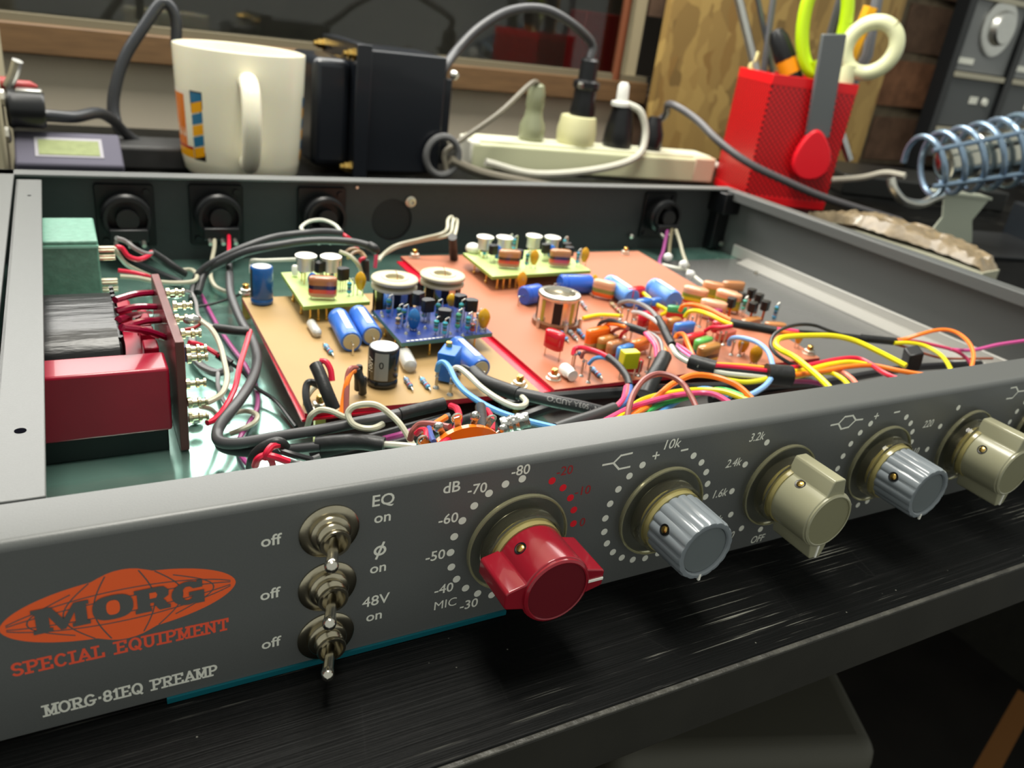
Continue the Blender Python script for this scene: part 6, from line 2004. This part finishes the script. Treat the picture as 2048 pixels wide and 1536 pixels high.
tray = thing('sponge_tray', 'damp tan sponge in a pale tray beside the far side wall', 'sponge', (480, 230, 0))
far = [A(x, y, Z=z) for x, y, z in ((1646, 428, 24), (1668, 420, 26), (1720, 419, 28), (1775, 424, 29), (1830, 440, 29), (1900, 463, 28), (1960, 490, 26), (2008, 518, 24))]
far = smooth_path(far, 6)
dn_ = V(-1, -0.15, 0)
TRAYC = mat('pale_tray', (196, 194, 170), 0.4)
rnd = random.Random(5)
n = len(far)
wd = [34 * math.sin(math.pi * (0.08 + 0.84 * i / (n - 1))) ** 0.5 + 8 for i in range(n)]
mb = MB()
for i, q in enumerate(far):
    mb.v += [V(q.x, q.y, 0), V(q.x, q.y, 16), V(q.x, q.y, 16) + dn_ * wd[i], V(q.x, q.y, 0) + dn_ * wd[i]]
for i in range(n - 1):
    for k in range(4):
        mb.f.append((4 * i + k, 4 * i + (k + 1) % 4, 4 * i + 4 + (k + 1) % 4, 4 * i + 4 + k))
        mb.m.append(0)
mb.f += [(0, 1, 2, 3), tuple(4 * (n - 1) + k for k in range(4))]
mb.m += [0, 0]
mb.build('dish', TRAYC, tray)
ny = 14
mb = MB()
for i, q in enumerate(far):
    for j in range(ny + 1):
        t_ = j / ny
        e = min(1, i / 2.0, (n - 1 - i) / 2.0, 0.35 + t_ * 5, 0.35 + (1 - t_) * 5)
        mb.v.append(V(q.x, q.y, 15) + dn_ * (wd[i] * t_) + V(0, 0, (q.z - 15) * e - 2.5 * e * math.sin(math.pi * t_) + rnd.uniform(-1.5, 1.5) * e))
for i in range(n - 1):
    for j in range(ny):
        mb.f.append((i * (ny + 1) + j, (i + 1) * (ny + 1) + j, (i + 1) * (ny + 1) + j + 1, i * (ny + 1) + j + 1))
        mb.m.append(0)
mb.build('sponge', mat('wet_sponge', (126, 110, 84), 0.4, vary=0.3, scale=90, bump=0.8, bscale=180, coat=0.5), tray)

single(MB().box(620, 700, 120, 190, 0, 22), 'blue_tool_box', mat('navy_plastic', (38, 62, 96), 0.35), 'dark blue box at the right edge of the desk beyond the sponge', 'box', bevel=2)
single(MB().obox(V(805, 250, 40), V(60, -30, 0), V(10, 20, 0), V(0, 0, 7)), 'grey_handle', mat('grey_handle_plastic', (150, 152, 160), 0.4), 'grey bar lying on a dark block behind the iron stand', 'bar', bevel=2)
single(MB().obox(V(812, 262, 16.5), V(64, -30, 0), V(14, 26, 0), V(0, 0, 16.5)), 'dark_block', mat('dark_block', (30, 36, 42), 0.4), 'dark block on the desk behind the iron stand', 'block', bevel=2)
single(MB().obox(V(830, 490, 11), V(90, -40, 0), V(24, 50, 0), V(0, 0, 11)), 'black_case', mat('case_black', (32, 33, 32), 0.4), 'flat black case on the desk behind the sponge and pencil holder', 'case', bevel=2)

# equipment rack at the far right
rk = thing('equipment_rack', 'black equipment rack with grey faced units before the brick wall', 'rack', (1090, 620, 0))
RKB = mat('rack_black', (26, 28, 30), 0.4)
RKG = mat('rack_grey', (124, 126, 126), 0.45, 0.2)
pL = A(1898, 150, Y=652)
for x in (pL.x, pL.x + 142, pL.x + 290):
    MB().box(x - 8, x + 8, 650, 672, 0, 640).build('post', RKB, rk, bevel=1)
for k, x0 in enumerate((pL.x + 9, pL.x + 151)):
    for j, (z0, z1) in enumerate(((20, 62), (64, 138), (140, 240), (242, 340))):
        f = MB().box(x0, x0 + 124, 656, 670, z0, z1).build('unit', RKG if j == 2 else mat('rack_face', (78, 81, 82), 0.5), rk, bevel=1)
        MB().box(x0, x0 + 122, 650, 657, z1 - 7, z1 + 1).build('bar', mat('bar_pale', (176, 170, 150), 0.4, 0.4), f, bevel=1.5)
        if j == 1:
            MB().box(x0 + 62, x0 + 80, 654.5, 657, z0 + 34, z0 + 44).build('label_plate', PRINT_W, f)
            MB().lathe([(6, 0), (5, 4)], V(x0 + 98, 656, z0 + 38), V(0, -1, 0), 16).build('indicator', PRINT_W, f)
        if j == 2:
            MB().lathe([(38, 0), (38, 3), (34, 5), (24, 5), (22, 12), (20, 14)], V(x0 + 70, 656, z0 + 62), V(0, -1, 0), 36).build('dial', ALU, f)
            MB().box(x0 + 4, x0 + 40, 654.5, 657, z0 + 10, z0 + 18).build('label_plate', PRINT_W, f)

# device, meter and cables at the far left
dv = thing('bench_device', 'pale bench device at the picture edge with a black knob and red terminal', 'device', (-60, 430, 0))
BEI = mat('device_beige', (170, 162, 136), 0.5)
pk = A(58, 218, Y=470)
MB().box(-140, pk.x - 14, 440, 560, 0, 130).build('case', BEI, dv, bevel=2)
MB().lathe([(11, 0), (12.5, 2), (11.5, 4), (11.5, 19), (10, 21)], V(pk.x - 12, 470, pk.z), V(1, 0, 0), 20).build('knob', BLACKP, dv)
MB().box(pk.x - 6, pk.x + 8, 465, 475, pk.z + 9.5, pk.z + 12).build('knob_flat', ALU, dv, bevel=0.5)
tp = A(30, 172, Y=482)
MB().lathe([(5, 0), (5, 5), (3.5, 6), (3.5, 16), (1, 20)], V(pk.x - 14, 484, tp.z), V(1, 0, 0), 12).build('terminal', mat('red_terminal', (150, 44, 44), 0.4), dv)
MB().tube([V(pk.x - 10, 478, tp.z), V(pk.x - 6, 476, tp.z + 8), V(pk.x - 3, 474, tp.z + 16)], 3.2, 8).build('toggle', ALU, dv)
for z in (30, 52):
    MB().lathe([(5, 0), (5, 2), (3, 3)], V(pk.x - 14, 462, z), V(1, 0, 0), 8).build('nut', TIN, dv)
mt_ = thing('digital_meter', 'small grey digital meter with a greenish display lying on the desk', 'meter', (20, 440, 0))
m0, m1, m2 = A(42, 336, Z=14), A(236, 336, Z=14), A(228, 278, Z=30)
mu = V(1, 0.04, 0)
mv = V(0, 0.93, 0.36)
mo = A(140, 310, Z=20)
mu_h = 30.0
MB().obox(mo, V(mu_h, 0, 0), mv * 19, V(0, -0.36, 0.93) * 5).build('case', mat('meter_grey', (88, 86, 98), 0.75, spec=0.1), mt_, bevel=1.5)
MB().obox(mo + V(0, -0.36, 0.93) * 5.1, V(19, 0, 0), mv * 11.0, V(0, -0.36, 0.93) * 0.4).build('bezel', mat('meter_bezel', (150, 148, 154), 0.75, spec=0.1), mt_)
MB().obox(mo + V(0, -0.36, 0.93) * 5.6 - mv * 0.8, V(17, 0, 0), mv * 8.4, V(0, -0.36, 0.93) * 0.3).build('display', mat('lcd', (128, 136, 98), 0.7, spec=0.1, vary=0.1, scale=200), mt_)
MB().box(mo.x - 28, mo.x + 28, mo.y - 12, mo.y + 18, 0, mo.z - 5).build('wedge', mat('meter_dark', (58, 58, 62), 0.5), mt_, bevel=1)
lc = thing('mains_lead', 'black flat cable looping up behind the mug and down to the desk', 'cable', (60, 560, 0))
CB = wirecol((46, 48, 52))
MB().tube([A(352, 92, Y=575), A(352, 40, Y=575), A(338, 10, Y=575), A(320, 8, Y=575), A(290, 50, Y=572), A(252, 110, Y=568), A(232, 170, Y=564), A(228, 225, Y=560), A(245, 268, Y=552), A(290, 300, Y=545), A(350, 325, Y=540), A(385, 340, Y=536)], 4.2, 10).build('jacket', CB, lc)
MB().tube([A(330, 6, Y=577), A(312, 14, Y=577), A(280, 66, Y=574), A(246, 126, Y=570), A(226, 180, Y=566), A(222, 235, Y=562)], 3.2, 10).build('jacket', CB, lc)
kc = thing('device_lead', 'black cable running from the knob of the bench device past the meter', 'cable', (pk.x + 20, 470, 0))
MB().tube([A(84, 230, Y=471), A(104, 232, Y=472), A(150, 234, Y=480), A(195, 226, Y=500), A(225, 240, Y=520), A(255, 270, Y=532), A(300, 300, Y=536), A(340, 322, Y=536)], 3.8, 10).build('jacket', CB, kc)
single(MB().obox(A(262, 306, Z=9), V(44, 0, 0), V(0, 20, 0), V(0, 0, 9)), 'black_pouch', mat('pouch_black', (40, 40, 40), 0.6, vary=0.3, scale=60), 'low black pouch on the desk between the meter and the mug', 'pouch', bevel=3)

# under the desk
bx = A(1540, 1420, Z=-190)
single(MB().obox(bx + V(0, 40, -150), V(70, -26, 0), V(30, 60, 0), V(0, 0, 150)), 'storage_box', mat('dull_box', (74, 72, 62), 0.6), 'dull grey storage box in the dark under the desk', 'box', bevel=12, seg=4)
by = A(1330, 1530, Z=-240)
single(MB().obox(by + V(-110, 70, -120), V(40, -14, 0), V(14, 40, 0), V(0, 0, 120)), 'cardboard_box', mat('dull_card', (90, 80, 50), 0.7), 'olive cardboard box in the dark under the desk beside the storage box', 'box', bevel=3)
b0, b1 = A(1962, 1560, Z=-420), A(2056, 1390, Z=-420)
dd = (b1 - b0)
single(MB().obox((b0 + b1) / 2 + V(0, 0, -160), dd / 2, V(dd.y, -dd.x, 0).normalized() * 9, V(0, 0, 160)), 'wood_offcut', mat('offcut_wood', (130, 84, 38), 0.6), 'orange brown wood board edge in the dark under the desk', 'wood')
